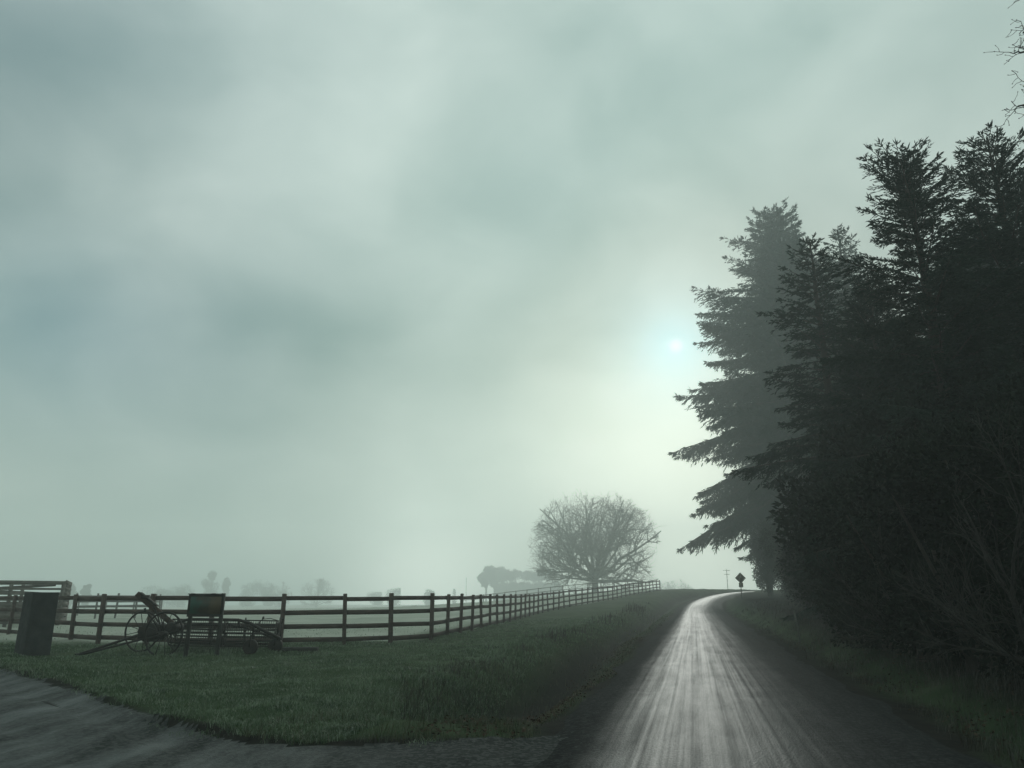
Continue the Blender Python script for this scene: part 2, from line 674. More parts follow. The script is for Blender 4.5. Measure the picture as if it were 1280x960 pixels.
    chips = mth('SUBTRACT', 1.0, vor.outputs['Distance'])
    hh = mth('ADD', mth('MULTIPLY', fine, 0.6), mth('ADD', mth('MULTIPLY', streak2, 0.22), mth('MULTIPLY', chips, 0.45)))
    bp = N.new('ShaderNodeBump')
    bp.inputs['Distance'].default_value = 0.02
    t.links.new(maprange(wetness, 0, 1, 1.0, 0.55), bp.inputs['Strength'])
    t.links.new(hh, bp.inputs['Height'])
    t.links.new(bp.outputs[0], bs.inputs['Normal'])
    return m


M['road'] = gravel_mat('wet_gravel_road', True)
M['drive'] = gravel_mat('wet_gravel_driveway', False)

# ------------------------------------------------------------------ terrain
HALF = 2.3
RY = np.array([-40, 0, 8, 22, 36, 57, 75, 95, 108, 118, 128, 138, 150, 170, 200, 240, 300, 420], float)
RX = np.array([-9, .45, 2.34, 5.64, 8.95, 13.9, 18.2, 23.1, 27.2, 31.2, 36.0, 42.5, 52, 70, 98, 135, 190, 300], float)
RZ = np.array([0, 0, 0, 0, 0, .05, .17, .55, 1.05, 1.50, 2.0, 2.4, 2.6, 2.2, 1.2, 0, -1, -2], float)


def smooth_interp(y, X, Z):
    # smoothed piecewise-linear interpolation
    y = np.asarray(y, float)
    out = 0
    for o, w in ((-6, .15), (-3, .2), (0, .3), (3, .2), (6, .15)):
        out = out + w * np.interp(y + o * np.clip(np.abs(y) / 60, .15, 1.5), X, Z)
    return out


def road_x(y):
    return smooth_interp(y, RY, RX)


def road_z(y):
    return smooth_interp(y, RY, RZ)


def road_slope(y):
    return (road_x(np.asarray(y) + .5) - road_x(np.asarray(y) - .5))


def road_d(x, y):
    """signed distance to the road's centre line, right of it positive"""
    x = np.asarray(x, float)
    y = np.asarray(y, float)
    yy = y + 0
    for _ in range(3):
        s = road_slope(yy)
        dx = x - road_x(yy)
        dy = y - yy
        yy = yy + (dx * s + dy) / (1 + s * s) * .9
    s = road_slope(yy)
    d = ((x - road_x(yy)) - s * (y - yy)) / np.sqrt(1 + s * s)
    return d, yy


CTRL = np.array([
    (0, 0, 0), (-20, 10, 0), (-25, 30, 0), (-3, 28, 0), (-15, 27, 0), (-6, 18, 0), (-10, 50, -.1), (-30, 60, -.2), (-45, 100, -.6), (-10, 90, -.1),
    (-1.4, 39, 0), (0, 49, 0), (2.1, 64, .15), (4.8, 74, .42), (9, 84, .8), (15.4, 102, 1.55), (23.4, 122, 2.35), (11, 100, 1.2), (15.5, 140, 2.2), (17.5, 160, 2.4), (19.8, 180, 2.4),
    (0, 150, .5), (-30, 150, -1.0), (-80, 180, -1.8), (0, 185, 0), (-100, 300, -3), (0, 300, -2), (100, 300, -2), (35, 135, 2.6), (60, 190, 1.8),
    (6, 10, 0), (9.5, 16, .45), (14, 20, .8), (12, 29, .45), (16, 36, .9), (23, 60, 1.1), (22, 45, .9), (28, 95, 1.4), (34, 115, 2.0), (45, 40, 1.5), (70, 80, 2.5),
    (30, 10, 1), (0, -30, 0), (-40, -20, 0), (40, -20, .5), (-90, 60, -.5), (90, 20, 2)], float)
_K = CTRL[:, :2]


def _phi(r2):
    return np.sqrt(r2 + 64.0)


_A = _phi(((_K[:, None, :] - _K[None, :, :]) ** 2).sum(-1))
_n = len(_K)
_S = np.zeros((_n + 1, _n + 1))
_S[:_n, :_n] = _A - np.eye(_n) * 0.6
_S[:_n, _n] = 1
_S[_n, :_n] = 1
_W = np.linalg.solve(_S, np.concatenate([CTRL[:, 2], [0]]))


def base_z(x, y):
    x = np.asarray(x, float)
    y = np.asarray(y, float)
    out = np.zeros(np.broadcast(x, y).shape)
    for k in range(_n):
        out = out + _W[k] * _phi((x - _K[k, 0]) ** 2 + (y - _K[k, 1]) ** 2)
    out = out + _W[_n]
    r = np.sqrt(x * x + y * y)
    w = sstep(240, 420, r)
    return out * (1 - w) + (-5.0) * w


DRIVE_N = np.array([(-40, 46), (-20, 26.2), (-14, 20.2), (-11.2, 17.4), (-7.7, 14.2), (-4.7, 10.8), (-3.1, 9.6), (-2.1, 9.25), (-1, 9.25), (0, 9.45), (.5, 9.8), (1.5, 9.8)], float)
DRIVE_S = np.array([(-40, 42.5), (-20, 22.5), (-10.2, 12.8), (-6.6, 9.2), (-5.7, 8.1), (-5.6, 6), (-6, 0), (-7, -14)], float)
DRIVE = np.vstack([DRIVE_N, [(1.5, 0), (-2, -14)], DRIVE_S[::-1]])


def in_poly(x, y, P):
    x = np.asarray(x, float)
    y = np.asarray(y, float)
    ins = np.zeros(x.shape, bool)
    for i in range(len(P)):
        x0, y0 = P[i]
        x1, y1 = P[(i + 1) % len(P)]
        c = ((y0 > y) != (y1 > y))
        ins ^= c & (x < (x1 - x0) * (y - y0) / (y1 - y0 + 1e-12) + x0)
    return ins


def poly_dist(x, y, P):
    x = np.asarray(x, float)
    y = np.asarray(y, float)
    best = np.full(x.shape, 1e9)
    for i in range(len(P) - 1):
        a = P[i]
        b = P[i + 1]
        ab = b - a
        t = np.clip(((x - a[0]) * ab[0] + (y - a[1]) * ab[1]) / (ab @ ab), 0, 1)
        best = np.minimum(best, np.hypot(x - a[0] - t * ab[0], y - a[1] - t * ab[1]))
    return best


def terrain_z(x, y):
    x = np.asarray(x, float)
    y = np.asarray(y, float)
    z = base_z(x, y)
    near = sstep(70, 12, np.hypot(x, y))
    ind = in_poly(x, y, DRIVE)
    dn = poly_dist(x, y, DRIVE_N)
    rough = 0.065 * vnoise(x * 1.1, y * 1.1, 3) + 0.045 * vnoise(x * 2.1, y * 2.1, 4) + .06 * vnoise(x * .3, y * .3, 5)
    d, yy = road_d(x, y)
    rz = road_z(yy)
    inroad = sstep(HALF + .6, HALF + .1, np.abs(d))
    # lawn stands slightly proud of the drive
    lip = np.where(ind, 0, .05 * sstep(0, .6, dn))
    d0, _ = road_d(x, y)
    z = z + (rough * sstep(HALF, HALF + 2, np.abs(d0)) + lip) * np.where(ind, 0, 1)
    # the cut of the road
    wl = sstep(HALF + 3.6, HALF + .3, -d)
    wr = sstep(HALF + 2.4, HALF + .2, d)
    w = np.where(d < 0, wl, wr)
    z = z * (1 - w) + rz * w
    # ditch on the left: starts at the culvert under the drive
    start = sstep(9.6, 11.6, yy + .35 * np.minimum(d + HALF, 0) * 0 + 0) * (1 - .35 * sstep(60, 100, yy))
    off = -d - HALF
    wid = .70 + .40 * sstep(24, 12, yy)
    dep = .62 + .48 * sstep(32, 12, yy)
    wob = .25 * vnoise(yy * .25, 3, 9)
    z = z - start * dep * np.exp(-((off - 1.35 - wob - .5 * sstep(20, 11, yy)) / wid) ** 2)
    # shallow gutter and raised bank on the right
    offr = d - HALF
    z = z - .12 * np.exp(-((offr - .75) / .45) ** 2) * sstep(4, 9, yy)
    z = z - .05 * inroad - np.where(ind, .03 * sstep(0, .3, dn), 0)
    return z


def ground_at(x, y):
    return float(terrain_z(np.array([x]), np.array([y]))[0])


def build_terrain():
    front = np.radians(np.linspace(-58, 58, 420))
    back = np.radians(np.linspace(58, 302, 90)[1:-1])
    az = np.concatenate([front, back])
    r = [0.4]
    while r[-1] < 600:
        r.append(r[-1] * 1.021 + .01)
    r = np.array(r)
    A, Rr = np.meshgrid(az, r)
    X = Rr * np.sin(A)
    Y = Rr * np.cos(A)
    Z = terrain_z(X, Y)
    nr, na = X.shape
    V = np.stack([X, Y, Z], -1).reshape(-1, 3)
    V = np.vstack([V, [0, 0, -.03]])
    i = np.arange(nr - 1)[:, None] * na
    j = np.arange(na)[None, :]
    k = (j + 1) % na
    Q = np.stack([i + j, i + na + j, i + na + k, i + k], -1).reshape(-1, 4)
    tri = np.stack([np.full(na, nr * na), np.arange(na), (np.arange(na) + 1) % na], -1)
    o = mesh_np('ground', V, [Q, tri[:, [0, 2, 1]]], M['ground'], None, True)
    me = o.data
    d, yy = road_d(V[:, 0], V[:, 1])
    ind = in_poly(V[:, 0], V[:, 1], DRIVE)
    dn = poly_dist(V[:, 0], V[:, 1], DRIVE_N)
    n1 = vnoise(V[:, 0] * .8, V[:, 1] * .8, 21)
    soil = sstep(HALF + 1.1, HALF + .1, np.abs(d) + .4 * n1)
    soil = np.maximum(soil, np.where(ind, 1, sstep(.55, .1, dn + .25 * n1)))
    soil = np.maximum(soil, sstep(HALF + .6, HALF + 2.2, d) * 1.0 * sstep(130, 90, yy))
    off = -d - HALF
    soil = np.maximum(soil, .95 * np.exp(-((off - 1.55 - .5 * sstep(20, 11, yy)) / .55) ** 2) * sstep(9, 12, yy))
    # beyond the fence the paddock is paler, grazed and dewy
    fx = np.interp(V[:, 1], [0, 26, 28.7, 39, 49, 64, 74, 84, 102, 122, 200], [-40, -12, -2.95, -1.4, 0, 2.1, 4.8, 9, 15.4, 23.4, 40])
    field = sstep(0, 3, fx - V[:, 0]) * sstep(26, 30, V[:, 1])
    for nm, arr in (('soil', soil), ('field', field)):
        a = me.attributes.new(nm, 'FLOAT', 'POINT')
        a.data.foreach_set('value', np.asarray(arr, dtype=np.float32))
    return tag(o, None, None, None, 'structure')


build_terrain()


def build_road():
    yv = [-30.0]
    while yv[-1] < 330:
        yv.append(yv[-1] + max(.25, abs(yv[-1]) * .012))
    yv = np.array(yv)
    u = np.linspace(-HALF, HALF, 25)
    s = road_slope(yv)
    nx = 1 / np.sqrt(1 + s * s)
    ny = -s / np.sqrt(1 + s * s)
    U, YV = np.meshgrid(u, yv)
    edge = (np.abs(U) / HALF) ** 6
    jl = .16 * vnoise(YV * .6, 1, 31) + .06 * vnoise(YV * 1.7, 2, 32)
    jr = .16 * vnoise(YV * .6, 7, 33) + .06 * vnoise(YV * 1.7, 8, 34)
    UU = U + edge * np.where(U < 0, jl, jr)
    X = road_x(YV) + UU * nx[:, None]
    Y = YV + UU * ny[:, None]
    Z = road_z(YV) + .035 * (1 - (U / HALF) ** 2) - .05 * edge
    for c in (-1.35, -.45, .75, 1.5):
        Z -= .018 * np.exp(-((U - c - .08 * vnoise(YV * .2, c * 9, 35)) / .16) ** 2)
    Z += .008 * vnoise(X * 2, Y * 2, 36)
    L = np.concatenate([[0], np.cumsum(np.hypot(np.diff(road_x(yv)), np.diff(yv)))])
    UV = np.stack([U, np.repeat(L[:, None], len(u), 1)], -1).reshape(-1, 2)
    V = np.stack([X, Y, Z], -1).reshape(-1, 3)
    m, n = X.shape
    i = np.arange(m - 1)[:, None] * n
    j = np.arange(n - 1)[None, :]
    Q = np.stack([i + j, i + j + 1, i + n + j + 1, i + n + j], -1).reshape(-1, 4)
    o = mesh_np('road', V, Q, M['road'], None, True, UV)
    return tag(o, None, None, None, 'structure')


build_road()


def build_drive():
    st = .1
    xs = np.arange(-22, 2, st)
    ys = np.arange(-9, 30, st)
    X, Y = np.meshgrid(xs, ys)
    X2 = X + .12 * vnoise(X * 1.3, Y * 1.3, 41)
    Y2 = Y + .12 * vnoise(X * 1.3, Y * 1.3, 42)
    n = len(xs)
    ins = in_poly(X2 + .14 * vnoise(X * .7, Y * .7, 43) + .05 * vnoise(X * 2.5, Y * 2.5, 47), Y2 + .14 * vnoise(X * .7, Y * .7, 44), DRIVE)
    d, _ = road_d(X2, Y2)
    ins &= d < -HALF + 1.2
    Z = terrain_z(X2, Y2) + .036 + .010 * vnoise(X * .8, Y * .8, 45)
    perp = (X2 + Y2)
    for c in (4.0, 5.5):
        Z -= .03 * np.exp(-((perp - c - .15 * vnoise(X * .2, Y * .2, 46)) / .3) ** 2)
    i = np.arange(len(ys) - 1)[:, None] * n
    j = np.arange(n - 1)[None, :]
    Q = np.stack([i + j, i + j + 1, i + n + j + 1, i + n + j], -1).reshape(-1, 4)
    f = ins.ravel()
    Q = Q[f[Q].all(1)]
    used = np.unique(Q)
    mp = np.zeros(X.size, int)
    mp[used] = np.arange(len(used))
    V = np.stack([X2, Y2, Z], -1).reshape(-1, 3)[used]
    o = mesh_np('gravel_driveway', V, mp[Q], M['drive'], None, True)
    return tag(o, None, None, None, 'structure')


build_drive()

# ------------------------------------------------------------------ haze: one closed box of even thin fog
hz = MB()
hz.box((0, 0, 24), (1270, 1270, 68))
haze_mat = bpy.data.materials.new('haze_air')
haze_mat.use_nodes = True
hn = haze_mat.node_tree
hn.nodes.clear()
ho = hn.nodes.new('ShaderNodeOutputMaterial')
hv = hn.nodes.new('ShaderNodeVolumePrincipled')
hv.inputs['Color'].default_value = (0.95, 1.0, 0.985, 1)
hv.inputs['Density'].default_value = HAZE_DENSITY
hv.inputs['Anisotropy'].default_value = HAZE_G
hn.links.new(hv.outputs[0], ho.inputs['Volume'])
tag(hz.build('haze', haze_mat), None, None, None, 'stuff')


# ------------------------------------------------------------------ fences
def build_fence(name, pts, rails, post_h, label, spacing_run, group=None, post_w=.13, rail_h=.15, mat=M['fence'], offset=.085, lean=1.0, seed=1, rail_spans=None, rail_stuff_after=None):
    """pts: list of ground points (x,y) of its posts"""
    rr = random.Random(seed)
    P = [np.array([x, y, float(base_z(np.array([x]), np.array([y]))[0]) + .07]) for x, y in pts]
    root = thing(name, P[0], label, 'fence', group)
    o0 = P[0]
    tops = []
    for i, p in enumerate(P):
        mb = MB()
        ln = np.array([math.radians(rr.uniform(-2.4, 2.4)) * lean, math.radians(rr.uniform(-1.6, 1.6)) * lean, 0])
        h = post_h + rr.uniform(-.03, .03)
        a = P[min(i + 1, len(P) - 1)] - P[max(i - 1, 0)]
        a[2] = 0
        a /= np.linalg.norm(a)
        b = np.array([-a[1], a[0], 0])
        up = np.array([ln[0], ln[1], 1])
        up /= np.linalg.norm(up)
        base = p - o0 - np.array([0, 0, .25])
        mb.bar(base, base + up * (h + .25), post_w, post_w * .95, up=b)
        pm = mb.build('post', mat, root)
        bevel(pm, .012)
        tops.append((p - o0, b, up))
    i = 0
    spans = list(rail_spans) if rail_spans else []
    extra = MB()
    while i < len(P) - 1:
        k = spans.pop(0) if spans else spacing_run
        k = min(k, len(P) - 1 - i)
        for rz in rails:
            mb = extra if (rail_stuff_after is not None and i >= rail_stuff_after) else MB()
            for q in range(i, i + k):
                p0, b0, u0 = tops[q]
                p1, b1, u1 = tops[q + 1]
                n0 = b0 * offset
                n1 = b1 * offset
                j0 = np.array([0, 0, rr.uniform(-.022, .022)])
                j1 = np.array([0, 0, rr.uniform(-.022, .022)])
                mb.bar(p0 + n0 + u0 * rz + j0, p1 + n1 + u1 * rz + j1, .036, rail_h * rr.uniform(.92, 1.05))
            if mb is not extra:
                mb.build('rail', mat, root)
        i += k
    if extra.n:
        tag(extra.build('rail', mat, root), 'far rails of the fence fading into fog', None, None, 'stuff')
    return root


# the lawn run, post by post as they stand, then the curving run beside the road
front_px = [(-75, 789, 38), (10, 795, 32.4), (88, 803, 28.6), (122, 806, 27.2), (182, 807, 26.5), (262, 808, 26.1), (350, 808, 26.05), (430, 808, 26.2), (488, 806, 27), (539, 802, 28.7)]
front = [tuple(at(px, py, Y)[:2]) for px, py, Y in front_px]
RUN = np.array([(-2.95, 28.7), (-2.2, 33.5), (-1.4, 39), (0, 49), (2.1, 63), (4.8, 74), (9, 86), (15.4, 103), (23.4, 122)])
seg = np.concatenate([[0], np.cumsum(np.hypot(*np.diff(RUN, axis=0).T))])
nb = int(round(seg[-1] / 2.44))
side = []
for s in np.linspace(0, seg[-1], nb + 1)[1:]:
    # smoothed curve
    xs = np.mean([np.interp(s + o, seg, RUN[:, 0]) for o in (-3, 0, 3)]) if 3 < s < seg[-1] - 3 else np.interp(s, seg, RUN[:, 0])
    ys = np.mean([np.interp(s + o, seg, RUN[:, 1]) for o in (-3, 0, 3)]) if 3 < s < seg[-1] - 3 else np.interp(s, seg, RUN[:, 1])
    side.append((xs, ys))
fence_pts = front + side
build_fence('paddock_fence', fence_pts, (.14, .57, 1.01, 1.46), 1.61,
            'dark brown four rail wooden paddock fence running behind the lawn and up beside the road', 3, seed=3,
            rail_spans=[1] * 9 + [2] * 5 + [3] * 30)

# thinner fence beyond the paddock, leaving the far corner of the first
far_line = [(23.0 - 2.6 * i * .78, 122.5 + 2.6 * i * .66) for i in range(1, 17)]
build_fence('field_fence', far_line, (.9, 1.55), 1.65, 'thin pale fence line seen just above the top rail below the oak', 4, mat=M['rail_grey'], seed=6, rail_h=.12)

# grey corral far left beyond the lawn fence
cor = [tuple(at(px, 775, Y)[:2]) for px, Y in ((92, 62), (118, 63), (143, 64), (168, 66), (192, 67), (198, 70))]
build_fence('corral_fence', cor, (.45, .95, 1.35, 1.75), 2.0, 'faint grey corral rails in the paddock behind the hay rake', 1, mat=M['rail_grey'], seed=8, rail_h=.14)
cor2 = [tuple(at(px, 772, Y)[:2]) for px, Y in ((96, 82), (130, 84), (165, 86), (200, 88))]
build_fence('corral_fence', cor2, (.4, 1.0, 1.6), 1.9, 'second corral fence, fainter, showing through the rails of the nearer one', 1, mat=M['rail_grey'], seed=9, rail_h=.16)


def build_pen():
    """open timber livestock pen taller than the fence, far left"""
    c = at(73, 772, 46)
    z0 = ground_at(c[0], c[1])
    root = thing('livestock_pen', (c[0], c[1], z0), 'weathered grey timber livestock pen rising above the fence at the far left', 'pen')
    corners = [np.array([0, 0, 0]), np.array([-9.5, -4.5, 0]), np.array([-12.0, .5, 0]), np.array([-2.6, 5.2, 0])]
    tops = [2.52, 2.60, 2.6, 2.5]
    for s in range(4):
        a, b = corners[s], corners[(s + 1) % 4]
        n = 4 if s % 2 == 0 else 2
        d = (b - a) / np.linalg.norm(b - a)
        nn = np.array([-d[1], d[0], 0])
        for k in range(n):
            p = a + (b - a) * k / n
            mb = MB()
            mb.bar(p - [0, 0, .3], p + [0, 0, tops[s]], .16, .16, up=(1, 0, 0))
            bevel(mb.build('post', M['old_wood'], root), .012)
        for zc, h in ((.22, .24), (.55, .24), (.86, .22), (1.17, .22), (1.47, .18), (1.78, .13), (2.06, .12), (2.42, .2)):
            mb = MB()
            mb.bar(a + nn * .1 + [0, 0, zc], b + nn * .1 + [0, 0, zc + .06], .045, h)
            mb.build('rail', M['old_wood'], root)
    # two sloping braces seen against the sky
    for (p, q) in (((-9.3, -4.3, 1.6), (-.4, -.1, 2.3)), ((-11.7, .6, 2.35), (-2.9, 4.9, 1.75))):
        mb = MB()
        mb.bar(p, q, .06, .16)
        mb.build('brace', M['old_wood'], root)


build_pen()


# ------------------------------------------------------------------ stone pillar, sign, plank
def build_pillar():
    c = at(34, 819, 22.0)
    x, y = c[0], c[1] + .2
    z = ground_at(x, y)
    mb = MB()
    n = 14
    rr = np.random.default_rng(4)
    # four rough faces, each a grid pushed in and out a little
    for f in range(4):
        a = f * math.pi / 2
        nrm = np.array([math.sin(a), -math.cos(a), 0])
        tan = np.array([math.cos(a), math.sin(a), 0])
        u, v = np.meshgrid(np.linspace(-1, 1, 9), np.linspace(0, 1, n))
        w = .345 - .012 * v
        dep = .010 * vnoise(u * 2.4 + f * 9, v * 6, 91) * (1 - np.abs(u)) * 4 * np.clip(1 - v, 0, .25)
        P = nrm * (w + dep)[..., None] + tan * (u * w)[..., None] + np.array([0, 0, 1]) * (v * 1.80 - .12)[..., None]
        q = [[r_ * 9 + c_, r_ * 9 + c_ + 1, (r_ + 1) * 9 + c_ + 1, (r_ + 1) * 9 + c_] for r_ in range(n - 1) for c_ in range(8)]
        mb.add(P.reshape(-1, 3), q)
    mb.add([(-.332, -.332, 1.678), (.332, -.332, 1.678), (.332, .332, 1.678), (-.332, .332, 1.678)], [[0, 1, 2, 3]])
    o = mb.build('stone_pillar', M['stone'])
    o.location = (x, y, z)
    o.rotation_euler = (0, 0, math.radians(50))
    tag(o, 'stout square dark stone pillar standing on the lawn in front of the fence', 'pillar')


build_pillar()


def build_board_sign():
    Y = 21.3
    a = at(232, 823, Y)
    b = at(268, 822, Y + .1)
    z = (ground_at(a[0], a[1]) + ground_at(b[0], b[1])) / 2
    c = (a + b) / 2
    root = thing('notice_board', (c[0], c[1], z), 'small dark painted board on two posts in front of the hay rake', 'sign')
    topz = at(240, 743, Y)[2] - z
    botz = at(240, 771, Y)[2] - z
    w = .98
    for sx in (-.42, .42):
        mb = MB()
        mb.bar((sx, .05, -.35), (sx + .02, .05, topz + .03), .095, .09, up=(0, 1, 0))
        bevel(mb.build('post', M['post_dark'], root), .008)
    fr = MB()
    fr.box((.01, -.02, (topz + botz) / 2), (w, .035, topz - botz))
    bd = fr.build('board', M['post_dark'], root)
    bevel(bd, .006)
    pm = bpy.data.materials.new('faded_board_painting')
    pm.use_nodes = True
    t = pm.node_tree
    N = t.nodes
    bs = N['Principled BSDF']
    bs.inputs['Roughness'].default_value = .6
    tc = N.new('ShaderNodeTexCoord')
    sp = N.new('ShaderNodeSeparateXYZ')
    t.links.new(tc.outputs['Object'], sp.inputs[0])
    nz = N.new('ShaderNodeTexNoise')
    nz.inputs['Scale'].default_value = 5
    nz.inputs['Detail'].default_value = 5
    t.links.new(tc.outputs['Object'], nz.inputs['Vector'])
    ad = N.new('ShaderNodeMath')
    ad.operation = 'MULTIPLY_ADD'
    t.links.new(nz.outputs['Fac'], ad.inputs[0])
    ad.inputs[1].default_value = .8
    t.links.new(sp.outputs['X'], ad.inputs[2])
    rp = N.new('ShaderNodeValToRGB')
    el = rp.color_ramp.elements
    el[0].position, el[0].color = .12, (.013, .070, .050, 1)
    el[1].position, el[1].color = .62, (.09, .062, .03, 1)
    el.new(.36).color = (.030, .032, .020, 1)
    t.links.new(ad.outputs[0], rp.inputs['Fac'])
    t.links.new(rp.outputs['Color'], bs.inputs['Base Color'])
    mb = MB()
    mb.box((.01, -.043, (topz + botz) / 2 + .01), (w - .14, .008, topz - botz - .14))
    mb.build('painting', pm, bd)
    # narrow top trim over the board
    tr = MB()
    tr.box((.01, -.03, topz + .012), (w + .03, .09, .022))
    tr.build('cap_rail', M['post_dark'], root)


build_board_sign()

c = at(375, 815, 22.6)
pl = MB()
pl.box((0, 0, .05), (1.0, .22, .09))
o = pl.build('timber_plank', M['post_dark'])
o.location = (c[0], c[1], ground_at(c[0], c[1]) + .01)
o.rotation_euler = (0, 0, math.radians(4))
bevel(o, .01)
tag(o, 'dark timber plank lying on the grass just behind the rake\'s tail wheels', 'plank')


# ------------------------------------------------------------------ the old side delivery hay rake
def build_rake():
    Y0 = 22.4
    org = at(225, 818, Y0)
    gz = ground_at(org[0], org[1])
    root = thing('hay_rake', (org[0], org[1], gz), 'old rusty horse drawn hay rake with spoked wheels and tined reel on the lawn', 'hay rake')

    def L(px, py, Y=Y0):
        p = at(px, py, Y)
        return np.array([p[0] - org[0], p[1] - org[1], p[2] - gz])

    def wheel(px, py, Y, R, spokes, name='wheel'):
        c = L(px, py, Y)
        c[2] = R - .03
        ax = np.array([.22, 1, 0])
        ax /= np.linalg.norm(ax)
        rim = MB()
        rim.ring(c, R - .02, .028, ax, 56, 8)
        w = rim.build(name, M['iron'], root, True)
        hub = MB()
        hub.tube([c - ax * .13, c - ax * .05, c + ax * .05, c + ax * .13], [.06, .085, .085, .06], 12)
        hub.build('hub', M['iron'], w)
        sp = MB()
        e = np.cross(ax, [0, 0, 1.0])
        for k in range(spokes):
            a = 2 * math.pi * k / spokes + .2
            r = e * math.cos(a) + np.array([0, 0, 1.0]) * math.sin(a)
            sg = .05 if k % 2 else -.05
            sp.tube([c + ax * sg, c + r * (R - .03)], .011, 5)
        sp.build('spokes', M['iron'], w)
        return c, ax

    cA, ax = wheel(177, 793, 23.6, .59, 12)
    cB, ax = wheel(204, 797, 21.6, .60, 12)
    mb = MB()
    mb.tube([cA - ax * .1, cB + ax * .1], .035, 8)
    mb.build('axle', M['iron'], root)
    # the tongue: two bars converging on the grass
    tg = MB()
    tip = L(99, 822, 21.6)
    tip[2] = .05
    tg.tube([tip, tip + (L(178, 792, 22.6) - tip) * .55, L(178, 792, 22.6)], .038, 6)
    tg.tube([tip + [.02, -.06, -.02], L(178, 799, 22.0)], .032, 6)
    tg.tube([L(145, 806, 22.1), L(146, 804, 22.35)], .03, 6)
    tg.build('tongue', M['iron'], root)
    ht = MB()
    ht.ring(tip + [-.05, 0, .0], .06, .02, (0, 0, 1), 16, 6)
    ht.build('hitch_ring', M['iron'], root)
    # timber beam leaning up over the wheels
    bm = MB()
    bm.bar(L(171, 742, 22.5), L(224, 787, 22.8), .10, .15)
    bevel(bm.build('beam', M['beam'], root), .01)
    br = MB()
    br.box(L(182, 746, 22.45), (.20, .14, .10))
    br.bar(L(176, 741, 22.4), L(196, 757, 22.4), .14, .04)
    br.build('beam_bracket', M['iron'], root)
    # gear case, seat spring and levers around the axle
    gc = MB()
    m = (cA + cB) / 2
    gc.box(m + [.02, 0, .02], (.55, .7, .34))
    gc.box(m + [.45, .05, .10], (.5, .5, .26))
    gc.tube([m + [.05, -.42, .02], m + [.05, .42, .02]], .26, 16)
    gc.tube([m + [.62, -.3, .12], m + [.62, .3, .12]], .17, 14)
    bevel(gc.build('gear_case', M['iron'], root), .015)
    for (p, q, r) in ((L(182, 763, 22.2), L(200, 790, 22.3), .022), (L(193, 760, 22.5), L(201, 786, 22.5), .02), (L(199, 768, 22.3), L(205, 790, 22.4), .016),
                      (L(208, 770, 22.3), L(198, 786, 22.3), .014)):
        mb = MB()
        mb.tube([p, (p + q) / 2 + [.03, 0, .0], q], r, 6)
        mb.tube([p - [0, .0, .02], p + [-.03, 0, .06]], r * 1.5, 6)
        mb.build('lever', M['iron'], root)
    # frame rails arching down to the tail
    fa = MB()
    fa.tube([L(206, 786, 22.6), L(222, 778, 22.4), L(237, 774, 22.2), L(270, 774.5, 22.1), L(298, 775, 22.0), L(313, 779, 22.0), L(327, 787, 22.1), L(340, 793, 22.2), L(350, 798, 22.3)], .042, 8)
    fa.tube([L(206, 790, 23.2), L(235, 781, 23.2), L(285, 781, 23.4), L(305, 784, 23.5), L(328, 792, 23.6), L(346, 799, 23.6)], .036, 8)
    fa.bar(L(237, 774, 22.2), L(235, 781, 23.2), .05, .05)
    fa.bar(L(298, 775, 22.0), L(300, 783, 23.5), .05, .05)
    fa.bar(L(348, 798, 22.3), L(346, 800, 23.6), .05, .05)
    fa.build('frame', M['iron'], root, True)
    # reel: two spiders carrying six bars, every bar hung with tines
    e0 = L(214, 796, 22.9)
    e1 = L(345, 800, 23.3)
    e0[2] = .56
    e1[2] = .50
    axis = (e1 - e0) / np.linalg.norm(e1 - e0)
    side_ = np.cross(axis, [0, 0, 1.0])
    upv = np.cross(side_, axis)
    sh = MB()
    sh.tube([e0 - axis * .1, e1 + axis * .1], .03, 8)
    sh.build('reel_shaft', M['iron'], root)
    for e in (e0, e0 + (e1 - e0) * .5, e1):
        mb = MB()
        for k in range(3):
            a = math.pi * k / 3 + .3
            v = side_ * math.cos(a) + upv * math.sin(a)
            mb.bar(e - v * .38, e + v * .38, .05, .02, up=axis)
        mb.ring(e, .36, .014, axis, 30, 5)
        mb.build('reel_spider', M['iron'], root)
    for k in range(6):
        a = math.pi * k / 3 + .3
        v = side_ * math.cos(a) + upv * math.sin(a)
        mb = MB()
        p0, p1 = e0 + v * .38, e1 + v * .38
        mb.tube([p0, p1], .020, 6)
        b = mb.build('reel_bar', M['iron'], root)
        tn = MB()
        L_ = np.linalg.norm(p1 - p0)
        nT = 46
        for q in range(nT):
            p = p0 + (p1 - p0) * (q + .5) / nT
            dn = np.array([0, 0, -1.0])
            tn.tube([p, p + dn * .11 + side_ * .02, p + dn * .24 + side_ * .06], .008, 4)
        tn.build('tines', M['tine'], b)
    # stripper bars behind the reel
    for zz in (.20, .30, .42, .62, .74):
        mb = MB()
        q0 = e0 + side_ * -.48
        q1 = e1 + side_ * -.48
        q0[2] = zz + .03
        q1[2] = zz - .02
        mid = (q0 + q1) / 2 - [0, 0, .03]
        mb.tube([q0, mid, q1], .027, 6)
        mb.build('stripper_bar', M['iron'], root)
    for t_ in (.0, .33, .66, 1.0):
        mb = MB()
        q = e0 + (e1 - e0) * t_ + side_ * -.48
        mb.bar((q[0], q[1], .14), (q[0], q[1], .95), .03, .05)
        mb.build('stripper_upright', M['iron'], root)
